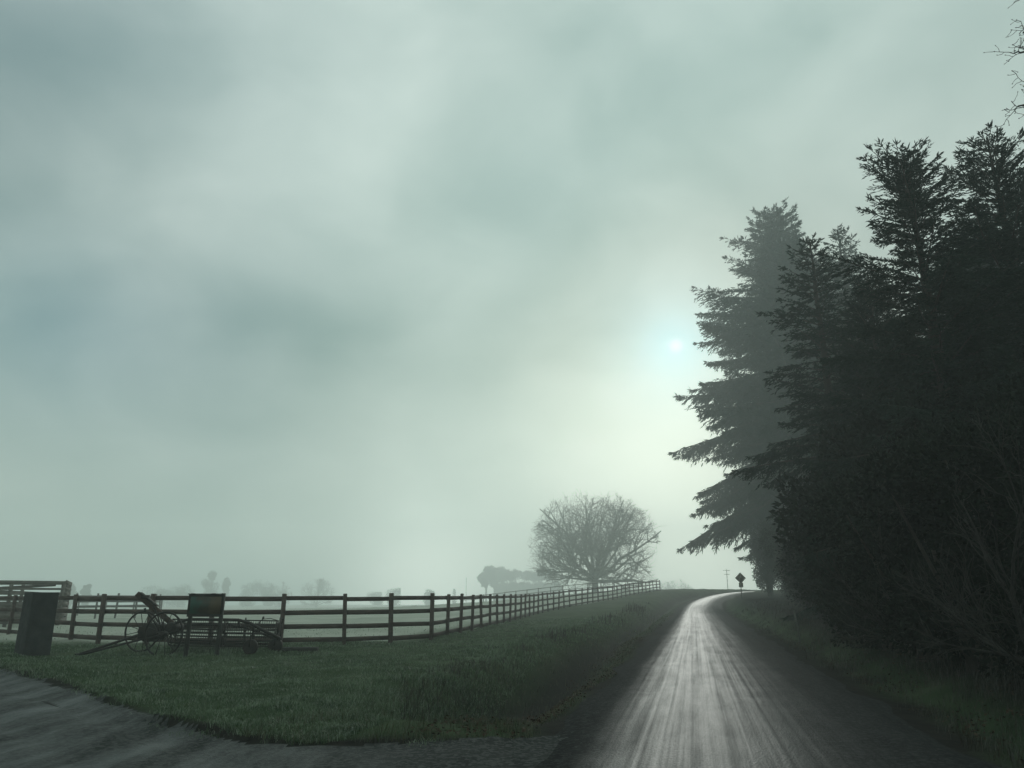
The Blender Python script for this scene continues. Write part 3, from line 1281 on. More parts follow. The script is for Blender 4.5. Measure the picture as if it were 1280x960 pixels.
    # tail castors
    for px, Y in ((313, 22.1), (344, 22.7)):
        cc = L(px, 811, Y)
        cc[2] = .205
        w = MB()
        axx = np.array([.1, 1, 0])
        axx /= np.linalg.norm(axx)
        w.tube([cc - axx * .05, cc - axx * .045, cc + axx * .045, cc + axx * .05], [.185, .205, .205, .185], 26)
        wo = w.build('tail_wheel', M['iron'], root)
        fk = MB()
        for s_ in (-1, 1):
            fk.bar(cc + axx * .085 * s_, cc + axx * .085 * s_ + [.03, 0, .32], .035, .02, up=axx)
        fk.bar(cc + axx * -.1 + [.03, 0, .31], cc + axx * .1 + [.03, 0, .31], .05, .03)
        fk.tube([cc + [.03, 0, .3], cc + [.04, 0, .62]], .026, 7)
        fk.build('castor_fork', M['iron'], wo)
    # crank handles over the tail
    for a, b_, c_ in ((L(325, 790, 22.2), L(324, 778, 22.2), L(329, 773.5, 22.2)), (L(350, 801, 22.5), L(352, 780, 22.5), L(354, 775, 22.5))):
        mb = MB()
        mb.tube([a, b_], .018, 6)
        mb.tube([b_, c_], .015, 6)
        mb.tube([c_ - [.0, .02, 0], c_ + [0, .02, .05]], .03, 8)
        mb.build('crank_handle', M['iron'], root)
    mb = MB()
    mb.tube([L(328, 774, 22.2), L(338, 773, 22.3), L(352, 777, 22.5)], .010, 5)
    mb.build('control_rod', M['iron'], root)


build_rake()


# ------------------------------------------------------------------ trees
def kites(base, dirs, length, width, roll):
    """needle sprays: one long four-cornered blade each"""
    n = len(base)
    d = dirs / (np.linalg.norm(dirs, axis=1)[:, None] + 1e-9)
    ref = np.tile(np.array([0, 0, 1.0]), (n, 1))
    bad = np.abs(d[:, 2]) > .9
    ref[bad] = [1, 0, 0]
    s = np.cross(d, ref)
    s /= np.linalg.norm(s, axis=1)[:, None]
    u = np.cross(s, d)
    s = s * np.cos(roll)[:, None] + u * np.sin(roll)[:, None]
    L_ = length[:, None]
    W_ = width[:, None]
    V = np.stack([base, base + d * L_ * .45 + s * W_ * .5, base + d * L_, base + d * L_ * .4 - s * W_ * .5], 1).reshape(-1, 3)
    Q = np.arange(n * 4).reshape(-1, 4)
    return V, Q


def make_fir(height, radius, seed, bare=.12, dens=1.0, spray=.34, droop=.35, shape=.75, top_lift=.9, gap=.42, long_dirs=(), low=.7, vary=.5, nbr=(4, 7)):
    """returns (trunk MB, crown V, crown Q): tapered trunk with limbs, crown of many drooping sprays"""
    R = np.random.default_rng(seed)
    tr = MB()
    nseg = 14
    zz = np.linspace(-.5, height, nseg)
    wob = np.cumsum(R.normal(0, .035, (nseg, 2)), 0)
    rt = .016 * height * (1 - np.clip(zz / height, 0, 1)) ** .8 + .02
    rt[0] *= 1.5
    rt[1] *= 1.15
    tr.tube(np.column_stack([wob, zz]), rt, 10)
    bases, dirs, lens, wids = [], [], [], []
    whorls = []
    z = height * bare
    while z < height * .99:
        whorls.append(z)
        z += gap * R.uniform(.7, 1.3) * (1.0 if z < height * .8 else .7)
    for z in whorls:
        t = (z - height * bare) / (height * (1 - bare))
        nb = R.integers(*nbr)
        a0 = R.uniform(0, 6.28)
        wm = R.uniform(.78, 1.12)
        prof = (1 - t) ** shape * (low + (1 - low) * min(1, t / .3))
        for k in range(nb):
            az = a0 + k * 2 * math.pi / nb + R.normal(0, .25)
            ln = radius * prof * (R.choice([R.uniform(.55, .8), R.uniform(.75, 1.0), R.uniform(.95, 1.22)]) * (1 + vary * .40 * math.sin(az * 2 + z * 1.3 + seed) * math.sin(z * .8 + seed)) * wm) + .10
            for (za, zb, azc, azw, mul) in long_dirs:
                if za < z < zb and abs((az - azc + math.pi) % (2 * math.pi) - math.pi) < azw:
                    ln *= mul
            lift = (-.12 + top_lift * t ** 1.4) + R.normal(0, .10)
            n = 7
            q = np.linspace(0, 1, n)
            hd = np.array([math.cos(az), math.sin(az)])
            hor = ln * q
            dr = droop * (1 - t) * ln
            ver = ln * lift * q - dr * q ** 1.6 + dr * .45 * np.clip(q - .6, 0, 1) ** 1.3
            bend = R.normal(0, .10) * ln * q * q
            P = np.column_stack([hd[0] * hor - hd[1] * bend, hd[1] * hor + hd[0] * bend, z + ver])
            P[:, :2] += [np.interp(z, zz, wob[:, 0]), np.interp(z, zz, wob[:, 1])]
            r0 = .012 + .011 * ln
            tr.tube(P, np.linspace(r0, .006, n), 4, caps=False)
            # side twigs with hanging sprays
            nt_ = max(10, int(ln * 8.5 * dens))
            tt = np.sort(.05 + .95 * R.beta(1.5 - .4 * (t > .6), 1.05, nt_))
            tw_base = np.column_stack([np.interp(tt, q, P[:, i]) for i in range(3)])
            tan = np.column_stack([np.gradient(P[:, i]) for i in range(3)])
            tan /= np.linalg.norm(tan, axis=1)[:, None]
            tw_tan = np.column_stack([np.interp(tt, q, tan[:, i]) for i in range(3)])
            sd = np.where(R.random(nt_) < .5, -1.0, 1.0)
            lat = np.column_stack([-hd[1] * sd, hd[0] * sd, np.zeros(nt_)])
            twl = (.10 + .46 * ln * (1 - tt) ** .8 * np.minimum(1, .35 + tt * 2)) * R.uniform(.6, 1.25, nt_)
            twl = np.minimum(twl, 1.9 * spray / .3)
            td = tw_tan * .75 + lat * R.uniform(.5, 1.0, nt_)[:, None] + np.column_stack([np.zeros(nt_), np.zeros(nt_), R.normal(-.10 - .25 * (1 - t), .16, nt_)])
            td /= np.linalg.norm(td, axis=1)[:, None]
            m = np.maximum(3, (twl / (spray * .20)).astype(int))
            idx = np.repeat(np.arange(nt_), m)
            frac = np.concatenate([(np.arange(k_) + R.uniform(.1, .9, k_)) / k_ for k_ in m])
            b = tw_base[idx] + td[idx] * (twl[idx] * frac)[:, None]
            b[:, 2] -= .18 * twl[idx] * frac ** 2
            side2 = np.cross(td[idx], [0, 0, 1.0])
            sg = np.where(R.random(len(idx)) < .5, -1.0, 1.0) * R.uniform(.1, .75, len(idx))
            dd = td[idx] + side2 * sg[:, None] + R.normal(0, .22, (len(idx), 3)) + np.outer(R.uniform(0, 1, len(idx)) ** 2, [0, 0, -1.3 * (1 - t)])
            bases.append(b)
            dirs.append(dd)
            lens.append(spray * R.uniform(.5, 1.15, len(idx)) * (.7 + .4 * (1 - t)) * min(1, .45 + ln / (5 * spray)))
            wids.append(spray * R.uniform(.13, .24, len(idx)))
            # tip sprays
            k_ = 5
            bases.append(np.repeat(P[-1:], k_, 0) - tan[-1] * R.uniform(0, .25, k_)[:, None])
            dirs.append(np.repeat(tan[-1:], k_, 0) + R.normal(0, .3, (k_, 3)))
            lens.append(spray * R.uniform(.7, 1.2, k_))
            wids.append(spray * R.uniform(.22, .35, k_))
    # leader
    k_ = 26
    b = np.column_stack([np.full(k_, wob[-1, 0]), np.full(k_, wob[-1, 1]), height - R.uniform(0, 3.0 * spray, k_)])
    bases.append(b)
    dirs.append(np.column_stack([R.normal(0, .5, k_), R.normal(0, .5, k_), R.uniform(.5, 1.2, k_)]))
    lens.append(spray * R.uniform(.4, .8, k_))
    wids.append(spray * R.uniform(.12, .2, k_))
    base = np.vstack(bases)
    V, Q = kites(base, np.vstack(dirs), np.concatenate(lens), np.concatenate(wids), R.uniform(0, 3.14, len(base)))
    return tr, V, Q


def fir_thing(px, top_py, Y, label, seed, radius, mat='needle', rz=0.0, **kw):
    top = at(px, top_py, Y)
    gz = ground_at(top[0], top[1])
    h = top[2] - gz
    root = thing('fir_tree', (top[0], top[1], gz), label, 'tree', 'fir trees on the right of the road', rz)
    tr, V, Q = make_fir(h, radius, seed, **kw)
    tr.build('trunk', M['bark'], root, True)
    mesh_np('crown', V, Q, M[mat], root)
    return root, h


PI = math.pi
# the tall hazy fir leaning its long boughs over the road
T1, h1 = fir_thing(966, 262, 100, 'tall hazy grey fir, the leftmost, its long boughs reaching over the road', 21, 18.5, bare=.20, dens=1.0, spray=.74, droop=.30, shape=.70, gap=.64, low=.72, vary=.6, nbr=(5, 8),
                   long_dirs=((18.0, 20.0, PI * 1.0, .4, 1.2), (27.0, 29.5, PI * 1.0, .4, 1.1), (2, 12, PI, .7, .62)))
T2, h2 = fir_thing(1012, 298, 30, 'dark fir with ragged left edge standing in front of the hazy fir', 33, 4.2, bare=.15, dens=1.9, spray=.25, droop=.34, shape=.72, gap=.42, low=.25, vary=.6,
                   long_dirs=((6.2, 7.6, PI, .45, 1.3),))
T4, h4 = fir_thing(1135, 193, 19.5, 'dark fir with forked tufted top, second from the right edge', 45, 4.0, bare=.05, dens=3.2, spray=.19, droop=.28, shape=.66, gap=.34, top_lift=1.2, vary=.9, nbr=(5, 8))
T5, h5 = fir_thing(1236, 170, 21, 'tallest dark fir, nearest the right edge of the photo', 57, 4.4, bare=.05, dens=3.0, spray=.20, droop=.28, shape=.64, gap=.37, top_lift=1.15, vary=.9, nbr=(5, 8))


def fir_copy(src, h_src, px, top_py, Y, label, rz, wide=1.0):
    top = at(px, top_py, Y)
    gz = ground_at(top[0], top[1])
    s = (top[2] - gz) / h_src
    return copy_thing(src, (top[0], top[1], gz), label, rz, (s * wide, s * wide, s))


fir_copy(T2, h2, 1046, 286, 70, 'pale slim fir spire showing between the darker tops', 2.0, .8)
fir_copy(T4, h4, 1082, 352, 25, 'shorter dark fir filling the dip between the two groups', 1.1, 1.2)
fir_copy(T2, h2, 1188, 315, 27, 'dark fir standing between and behind the two tallest tops', 3.6, 1.15)
fir_copy(T5, h5, 1340, 215, 19, 'dark fir cut by the right edge of the photo', 2.4, 1.1)
fir_copy(T4, h4, 1105, 470, 23.5, 'low dark fir at the front of the wood edge', 5.3, 1.2)
fir_copy(T5, h5, 1120, 400, 34, 'fir deep in the dark wood behind the front row', .7, 1.5)
fir_copy(T1, h1, 1215, 300, 42, 'broad fir far back in the dark wood', 1.9, 1.3)
fir_copy(T2, h2, 1300, 300, 30, 'fir at the back of the wood near the right edge', 5.2, 1.5)
fir_copy(T1, h1, 1008, 420, 118, 'low hazy fir behind the leftmost fir', 3.3, 1.0)


# ---------------- bare trees
def bare_tree(mb, base, height, half_w, seed, trunk_h, r0, limbs, fork_z, depth=3, twig_r=.012, kids=(7, 6, 4), spread=1.25, upright=.0, wob=.11):
    """limbs radiate from a short trunk to the edge of a rounded crown; side branches fill it"""
    R = np.random.default_rng(seed)
    top = np.array([0, 0, 1.0])

    def edge(p, d):
        """distance from p along d to the crown's outline"""
        c = np.array([0, 0, fork_z + (height - fork_z) * .36])
        s = np.array([half_w, half_w, (height - fork_z) * .64])
        a = (p - c) / s
        b = d / s
        A = b @ b
        B = a @ b
        C = a @ a - 1
        D = B * B - A * C
        return max(.3, (-B + math.sqrt(D)) / A) if D > 0 else .3

    def grow(p, d, r, lv):
        ln = edge(p, d)
        if lv > 0:
            ln = min(ln, half_w * (1.0, .62, .36, .2)[lv]) * R.uniform(.75, 1.1)
        else:
            ln *= R.uniform(.93, 1.06)
        n = 6 if lv < 2 else 4
        P = [p]
        dd = d.copy()
        for i in range(n - 1):
            dd = dd + R.normal(0, wob + .05 * lv, 3) + np.array([0, 0, (.03 if lv == 0 else -.02)])
            dd /= np.linalg.norm(dd)
            P.append(P[-1] + dd * ln / (n - 1))
        P = np.array(P)
        rad = np.linspace(r, max(twig_r, r * .28), n)
        mb.tube(P + base, rad, 6 if lv == 0 else (4 if lv == 1 else 3), caps=False)
        if lv >= depth:
            return
        nk = kids[lv] if lv < len(kids) else 3
        nk = max(2, int(nk * R.uniform(.8, 1.25)))
        for k in range(nk):
            t = R.uniform(.30, 1.0) if lv == 0 else R.uniform(.15, 1.0)
            j = min(n - 2, int(t * (n - 1)))
            f = t * (n - 1) - j
            q = P[j] * (1 - f) + P[j + 1] * f
            ax = P[j + 1] - P[j]
            ax /= np.linalg.norm(ax)
            v = R.normal(0, 1, 3)
            v -= ax * (v @ ax)
            v /= np.linalg.norm(v) + 1e-9
            ang = R.uniform(.45, .95) * spread * .8
            nd = ax * math.cos(ang) + v * math.sin(ang) + np.array([0, 0, .12 + upright])
            nd /= np.linalg.norm(nd)
            grow(q, nd, max(twig_r, rad[j] * R.uniform(.45, .65)), lv + 1)

    # trunk
    tz = np.array([-.4, 0, trunk_h * .4, trunk_h * .8, fork_z])
    mb.tube(np.column_stack([np.zeros(5), np.zeros(5), tz]) + base, np.array([1.35, 1.15, .95, .95, .8]) * r0, 10)
    for k in range(limbs):
        az = k * 2.399963 + R.uniform(-.3, .3)
        el = math.asin(np.clip((k + .5) / limbs * 1.0 * R.uniform(.88, 1.08), .05, .985)) if k else 1.32
        d = np.array([math.cos(az) * math.cos(el), math.sin(az) * math.cos(el), math.sin(el)])
        z = trunk_h * .8 + (fork_z - trunk_h * .8) * R.uniform(0, 1)
        grow(np.array([0, 0, z]), d, r0 * R.uniform(.34, .66), 0)


def split_tree(name, loc, label, height, half_w, seed, trunk_mat, twig_mat, group=None, cat='tree', scale=1.0, rz=0.0, **kw):
    root = thing(name, loc, label, cat, group, rz, scale)
    crown = MB()
    trunk = MB()

    class Router:
        first = True

        def tube(self, P, r, n=6, caps=True):
            (trunk if Router.first else crown).tube(P, r, n, caps)
            Router.first = False
    Router.first = True
    bare_tree(Router(), np.zeros(3), height, half_w, seed, **kw)
    trunk.build('trunk', trunk_mat, root, True)
    crown.build('crown', twig_mat, root)
    return root


oc = at(744, 738, 180)
oz = ground_at(oc[0], oc[1])
oak_h = at(742, 612, 180)[2] - oz
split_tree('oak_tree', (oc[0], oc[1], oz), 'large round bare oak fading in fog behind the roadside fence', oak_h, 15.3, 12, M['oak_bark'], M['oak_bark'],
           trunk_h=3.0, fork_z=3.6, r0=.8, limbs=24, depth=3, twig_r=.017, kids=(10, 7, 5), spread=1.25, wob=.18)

# bare tree just outside the frame whose twigs enter at the upper right, and bare shrubs at the wood's edge
tx, ty = 13.9, 13.0
tz = ground_at(tx, ty)


def edge_boughs():
    """long knobbly boughs of the tree, their tips hanging into the open sky"""
    R = np.random.default_rng(77)
    org = np.array([tx, ty, tz])
    mb = MB()

    def twig(p, d, ln, r, lv):
        n = 4
        P = [p]
        dd = d / np.linalg.norm(d)
        for q in range(n):
            dd = dd + R.normal(0, .28, 3) + np.array([0, 0, .06])
            dd /= np.linalg.norm(dd)
            P.append(P[-1] + dd * ln / n)
        mb.tube(np.array(P), np.linspace(r, r * .55, n + 1), 4, caps=False)
        tip = P[-1]
        mb.tube(np.array([tip - dd * .012, tip, tip + dd * .02]), [r * .6, r * 1.5, r * .5], 5)
        if lv > 0:
            for q in range(1, n + 1):
                for _ in range(1):
                    v = R.normal(0, 1, 3)
                    twig(P[q], dd * .5 + v * .6, ln * R.uniform(.3, .6), r * .75, lv - 1)

    for path, z0 in ((((1400, 92), (1330, 72), (1290, 64), (1266, 66)), 9.5), (((1410, 150), (1330, 138), (1290, 131), (1272, 134)), 8.6),
                     (((1390, 60), (1330, 44), (1296, 36), (1280, 38)), 10.4), (((1400, 20), (1340, 8), (1304, 2), (1288, -6)), 11.2),
                     (((1400, 130), (1340, 112), (1305, 104), (1284, 103)), 9.1)):
        P = np.array([[0, 0, z0]] + [at(px, py, ty) - org for px, py in path])
        t = np.linspace(0, 1, 16)
        k = np.linspace(0, 1, len(P))
        P = np.column_stack([np.interp(t, k, P[:, a]) for a in range(3)]) + R.normal(0, .025, (16, 3))
        rad = np.linspace(.07, .011, 16)
        mb.tube(P, rad, 6, caps=False)
        for q in range(6, 16):
            d = P[q] - P[q - 1]
            d /= np.linalg.norm(d)
            for _ in range(1):
                twig(P[q], d * .8 + R.normal(0, .6, 3), R.uniform(.16, .42), .0085, 1)
    return mb


bt = split_tree('bare_tree', (tx, ty, tz), 'bare twigs of a tree reaching in at the upper right edge', 15.0, 2.2, 8, M['twig'], M['twig'],
                trunk_h=3.0, fork_z=4.0, r0=.24, limbs=14, depth=3, twig_r=.009, kids=(8, 6, 5), spread=1.3, wob=.16)
edge_boughs().build('bough', M['twig'], bt)
bx, by = at(1135, 700, 16.5)[:2]
split_tree('bare_shrub', (bx, by, ground_at(bx, by)), 'bare lichen grey shrub of thin upright stems against the dark wood', 5.2, 1.9, 15, M['twig_lichen'], M['twig_lichen'], 'bare shrubs along the wood edge', 'shrub',
           trunk_h=.3, fork_z=.5, r0=.07, limbs=14, depth=2, twig_r=.006, kids=(7, 5), spread=.9, upright=.15)
bx, by = at(1278, 700, 11.5)[:2]
split_tree('bare_shrub', (bx, by, ground_at(bx, by)), 'bare twiggy shrub cut by the right edge, in front of the dark wood', 4.6, 1.7, 16, M['twig'], M['twig'], 'bare shrubs along the wood edge', 'shrub',
           trunk_h=.3, fork_z=.5, r0=.06, limbs=14, depth=2, twig_r=.006, kids=(8, 5), spread=1.0, upright=.12)


def leafy(n, centers, radii, seed, leaf, flat=1.0):
    """leaf blades spread through a handful of overlapping clumps"""
    R = np.random.default_rng(seed)
    C_ = np.asarray(centers, float)
    r_ = np.asarray(radii, float)
    w = r_ ** 2
    idx = R.choice(len(C_), n, p=w / w.sum())
    v = R.normal(0, 1, (n, 3))
    v /= np.linalg.norm(v, axis=1)[:, None]
    rad = r_[idx] * R.uniform(.25, 1.0, n) ** .45 * (1 + .22 * np.sin(v[:, 0] * 7 + idx) * np.cos(v[:, 2] * 6 + idx * 2))
    p = C_[idx] + v * rad[:, None] * np.array([1, 1, flat])
    d = v * .8 + R.normal(0, .7, (n, 3))
    V, Q = kites(p, d, leaf * R.uniform(.6, 1.4, n), leaf * R.uniform(.35, .65, n), R.uniform(0, 3.14, n))
    return V, Q


def leaf_tree(name, loc, label, h, w, seed, n=3000, leaf=.3, mat='far_leaf', trunk_frac=.25, group=None, cat='tree', flat_top=False, stems=1, ragged=False):
    R = np.random.default_rng(seed)
    root = thing(name, loc, label, cat, group)
    nb = 20 if ragged else 9
    cs, rs = [], []
    for k in range(nb):
        a = R.uniform(0, 6.28)
        q = R.uniform(0, 1) ** .6
        z = trunk_frac * h + (1 - trunk_frac) * h * (R.uniform(.08, .88) if ragged else R.uniform(.22, .80))
        lim = 1 if flat_top else math.sin(math.pi * min(1, .25 + .7 * (1 - (z / h - trunk_frac) / (1 - trunk_frac))))
        cs.append((math.cos(a) * q * w * .36 * lim, math.sin(a) * q * w * .36 * lim, z))
        rs.append(w * (R.uniform(.10, .26) if ragged else R.uniform(.17, .27)))
    V, Q = leafy(n, cs, rs, seed + 1, leaf)
    V[:, 2] = np.clip(V[:, 2], .02, None)
    tr = MB()
    for s in range(stems):
        off = R.normal(0, .12, 2) if stems > 1 else np.zeros(2)
        tr.tube([(off[0], off[1], -.3), (off[0], off[1], trunk_frac * h), (off[0] * 3, off[1] * 3, h * (.5 if ragged else .8))], [.03 * h, .024 * h, .008 * h], 7)
    for c_ in cs:
        tr.tube([(0, 0, trunk_frac * h * .9), (c_[0] * .5, c_[1] * .5, (trunk_frac * h + c_[2]) / 2), c_], [.013 * h, .009 * h, .004 * h], 5, caps=False)
    tr.build('trunk', M['bark'], root)
    mesh_np('crown', V, Q, M[mat], root)
    return root


# evergreen undergrowth along the wood edge
ug = [(1022, 40, 5.4, 4.2, 'dark bush behind the verge, under the ragged fir'),
      (1078, 22, 3.6, 3.0, 'dark evergreen bush behind the leaning stake'),
      (1100, 19, 4.4, 3.8, 'dark evergreen bush at the foot of the low front fir'),
      (1150, 16, 4.4, 3.8, 'tall dark evergreen bush behind the lichen grey shrub'),
      (1215, 14.2, 4.4, 3.6, 'dark evergreen bush at the foot of the tallest fir'),
      (1295, 12.8, 4.6, 3.6, 'dark evergreen bush cut by the right edge'),
      (1055, 29, 5.4, 4.6, 'evergreen bush further back below the ragged fir'),
      (1110, 23, 6.5, 5.4, 'tall evergreen bush deep in the wood, left of the tallest firs'),
      (1190, 20, 7.0, 5.6, 'tall evergreen bush deep in the wood between the tallest firs'),
      (1275, 17.5, 7.0, 5.6, 'tall evergreen bush deep in the wood near the right edge')]
ug += [(964, 97, 8.5, 5.2, 'dark bush hugging the trunk of the leftmost hazy fir'),
       (985, 78, 8.0, 5.4, 'misty bush at the wood edge just right of the leftmost trunk'),
       (1003, 58, 7.0, 5.2, 'misty bush at the wood edge between the leftmost trunk and the ragged fir')]
protos = []
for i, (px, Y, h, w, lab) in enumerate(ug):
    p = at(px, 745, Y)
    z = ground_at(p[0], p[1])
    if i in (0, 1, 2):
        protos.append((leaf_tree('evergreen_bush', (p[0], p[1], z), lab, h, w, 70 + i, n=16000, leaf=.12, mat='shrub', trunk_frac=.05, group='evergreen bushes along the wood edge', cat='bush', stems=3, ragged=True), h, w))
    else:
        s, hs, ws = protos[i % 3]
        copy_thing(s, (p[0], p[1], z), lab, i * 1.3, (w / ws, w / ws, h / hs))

# the misty trees beyond the paddock
FARG = 'misty trees beyond the paddock'
for px, top, Y, w, lab, tf in (
        (91, 729, 412, 7.1, 'faint upright tree rising past the corner of the timber pen', .2),
        (110, 728, 412, 5.4, 'faint slim tree just right of the timber pen', .2),
        (195, 737, 465, 20.5, 'low faint tree above the top rail beside the leaning beam', .1),
        (225, 735, 471, 19.0, 'low faint tree above the top rail left of the board', .1),
        (266, 708, 492, 10.5, 'tallest faint tree, narrow, above the painted board', .2),
        (284, 720, 498, 8.2, 'faint slim tree just right of the tallest narrow one', .2),
        (312, 728, 505, 16.5, 'faint bushy tree in the hedge right of the narrow pair', .1),
        (336, 731, 510, 15.1, 'low faint bush left of the bare field trees', .1),
        (472, 740, 574, 13.6, 'small low faint tree left of its rounder neighbour beyond the fence', .1),
        (492, 735, 560, 13.6, 'small round faint tree beyond the middle of the lawn fence', .1),
        (537, 733, 548, 9.8, 'small lone dark bushy tree above the fence corner', .1)):
    p = at(px, top, Y)
    gz = ground_at(p[0], p[1])
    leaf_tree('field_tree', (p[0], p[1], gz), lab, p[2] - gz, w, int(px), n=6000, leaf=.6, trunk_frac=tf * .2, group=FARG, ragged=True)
p = at(568, 736, 500)
gz = ground_at(p[0], p[1])
ft = thing('fir_tree', (p[0], p[1], gz), 'tiny lone conifer far off beside the thin pole', 'tree', FARG)
tr, V, Q = make_fir(p[2] - gz, 2.1, 5, bare=.08, dens=.8, spray=.5, gap=.4)
tr.build('trunk', M['bark'], ft)
mesh_np('crown', V, Q, M['needle_far'], ft)
for px, top, Y, hw, lab, sd in ((352, 725, 452, 7.1, 'small bare tree left of the wide one beyond the fence', 3),
                                (398, 722, 452, 10.6, 'wide bare many limbed tree fading beyond the lawn fence', 4),
                                (848, 724, 521, 11.0, 'faint bare tree behind the crest left of the road', 6),
                                (828, 726, 521, 9.2, 'faintest bare tree showing past the end of the fence', 7)):
    p = at(px, top, Y)
    gz = ground_at(p[0], p[1])
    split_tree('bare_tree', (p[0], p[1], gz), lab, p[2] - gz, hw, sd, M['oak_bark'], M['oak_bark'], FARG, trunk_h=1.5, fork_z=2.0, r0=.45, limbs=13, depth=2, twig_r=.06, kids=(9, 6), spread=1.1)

# the flat-topped grove left of the oak
g0 = None
for i in range(9):
    px = 608 + i * 10.5
    Y = 520 + (i % 3) * 12
    p = at(px, 704 + (i % 2) * 1.5, Y)
    gz = ground_at(p[0], p[1])
    lab = ['first tree at the open left end of the flat topped grove', 'second tree of the misty grove, its trunk clear against the light', 'third tree of the misty grove from its open left end',
           'fourth tree of the misty grove left of the oak', 'tree in the middle of the misty grove left of the oak', 'sixth misty grove tree, nearing the oak',
           'seventh misty grove tree, just left of the oak', 'grove tree seen through the left twigs of the oak', 'last grove tree, mostly behind the crown of the oak'][i]
    if i == 2:
        g0 = None
    if g0 is None:
        g0 = leaf_tree('grove_tree', (p[0], p[1], gz), lab, p[2] - gz, 12.2, 300, n=6500, leaf=1.0, trunk_frac=.40 if i == 0 else .02, ragged=i > 0, group='flat topped grove left of the oak', flat_top=True)
        gh = p[2] - gz
    else:
        s = (p[2] - gz) / gh
        copy_thing(g0, (p[0], p[1], gz), lab, i * 1.1, (s * 1.12, s * 1.12, s))


# ------------------------------------------------------------------ poles, road sign, stake
def thin_pole(px, top, Y, label):
    p = at(px, top, Y)
    gz = ground_at(p[0], p[1])
    root = thing('utility_pole', (p[0], p[1], gz), label, 'pole')
    h = p[2] - gz
    mb = MB()
    mb.tube([(0, 0, -.5), (0, 0, h)], [.15, .10], 8)
    mb.build('shaft', M['old_wood'], root)
    return root, h


r_, h_ = thin_pole(583, 722, 400, 'single thin faint pole rising from the field beyond the fence')
mb = MB()
mb.box((0, 0, h_ - .25), (.5, .1, .1))
mb.build('cross_arm', M['old_wood'], r_)
r_, h_ = thin_pole(908, 711, 260, 'faint utility pole with two cross arms beyond the crest of the road')
for dz, w in ((.55, 2.4), (1.9, 1.9)):
    mb = MB()
    mb.box((0, -.14, h_ - dz), (w, .1, .14))
    a = mb.build('cross_arm', M['old_wood'], r_)
    for sx in (-.42, -.18, .18, .42):
        ib = MB()
        ib.tube([(sx * w, -.14, h_ - dz + .07), (sx * w, -.14, h_ - dz + .24)], [.05, .035], 6)
        ib.build('insulator', M['sign_back'], a)


def build_road_sign():
    Y = 92
    p = at(927.5, 748, Y)
    gz = ground_at(p[0], p[1])
    c = at(926, 722.5, Y)
    c2 = at(927.2, 731.2, Y)
    root = thing('road_sign', (p[0], p[1], gz), 'diamond warning sign over a small square plate on a roadside post', 'road sign')
    mb = MB()
    mb.bar((0, .03, -.4), (0, .03, c[2] - gz + .3), .09, .07, up=(0, 1, 0))
    mb.build('post', M['old_wood'], root)

    def plate(name, cz, s, rot, mat, x=0.0):
        Mx = np.array(Matrix.Rotation(rot, 3, 'Y'))
        a = MB()
        a.box((x, -.03, cz), (s, .012, s), Mx)
        back = a.build(name, M['sign_edge'], root)
        b = MB()
        b.box((x, -.04, cz), (s * .93, .008, s * .93), Mx)
        b.build('face', mat, back)
    plate('diamond_plate', c[2] - gz, .92, math.radians(45), M['warn'])
    plate('square_plate', c2[2] - gz, .52, 0, M['warn'])


build_road_sign()

p0 = at(1001, 803, 28.0)
gz = ground_at(p0[0], p0[1])
p1 = at(993, 763, 28.0)
mb = MB()
mb.tube([(0, 0, -.3), ((p1[0] - p0[0]) * .5, 0, (p1[2] - gz) * .5), (p1[0] - p0[0], .05, p1[2] - gz)], [.035, .032, .028], 7)
o = mb.build('marker_stake', M['sheet_metal'])
o.location = (p0[0], p0[1], gz)
tag(o, 'thin pale stake leaning at the edge of the right verge', 'stake')


# ------------------------------------------------------------------ grass, weeds, leaf litter
def blades(name, n, seed, accept, height, mat, width=.007, lean=.55, az=(-50, 50), r=(7.5, 48), wmul=.00055):
    R = np.random.default_rng(seed)
    a = np.radians(R.uniform(az[0], az[1], n))
    rr = np.exp(R.uniform(math.log(r[0]), math.log(r[1]), n))
    x = rr * np.sin(a)
    y = rr * np.cos(a)
    d, yy = road_d(x, y)
    prob, h = accept(x, y, d, yy, rr)
    keep = R.random(n) < prob
    x, y, rr, h = x[keep], y[keep], rr[keep], h[keep]
    m = len(x)
    z = terrain_z(x, y)
    h = h * R.uniform(.55, 1.35, m)
    w = np.maximum(width, rr * wmul) * R.uniform(.7, 1.3, m)
    th = R.uniform(0, 2 * math.pi, m)
    wind = np.column_stack([np.cos(th), np.sin(th)]) * (lean * R.uniform(.2, 1.2, m))[:, None] + np.array([.12, -.05])
    ph = R.uniform(0, 2 * math.pi, m)
    sx = np.cos(ph) * w * .5
    sy = np.sin(ph) * w * .5
    b0 = np.column_stack([x - sx, y - sy, z - .01])
    b1 = np.column_stack([x + sx, y + sy, z - .01])
    mx = x + wind[:, 0] * h * .35
    my = y + wind[:, 1] * h * .35
    mz = z + h * .62
    m0 = np.column_stack([mx - sx * .8, my - sy * .8, mz])
    m1 = np.column_stack([mx + sx * .8, my + sy * .8, mz])
    tip = np.column_stack([x + wind[:, 0] * h, y + wind[:, 1] * h, z + h * (1.0 - .18 * np.hypot(wind[:, 0], wind[:, 1]))])
    V = np.stack([b0, b1, m0, m1, tip], 1).reshape(-1, 3)
    k = np.arange(m)[:, None] * 5
    return mesh_np(name, V, [k + np.array([0, 1, 3, 2]), k + np.array([2, 3, 4])], mat)


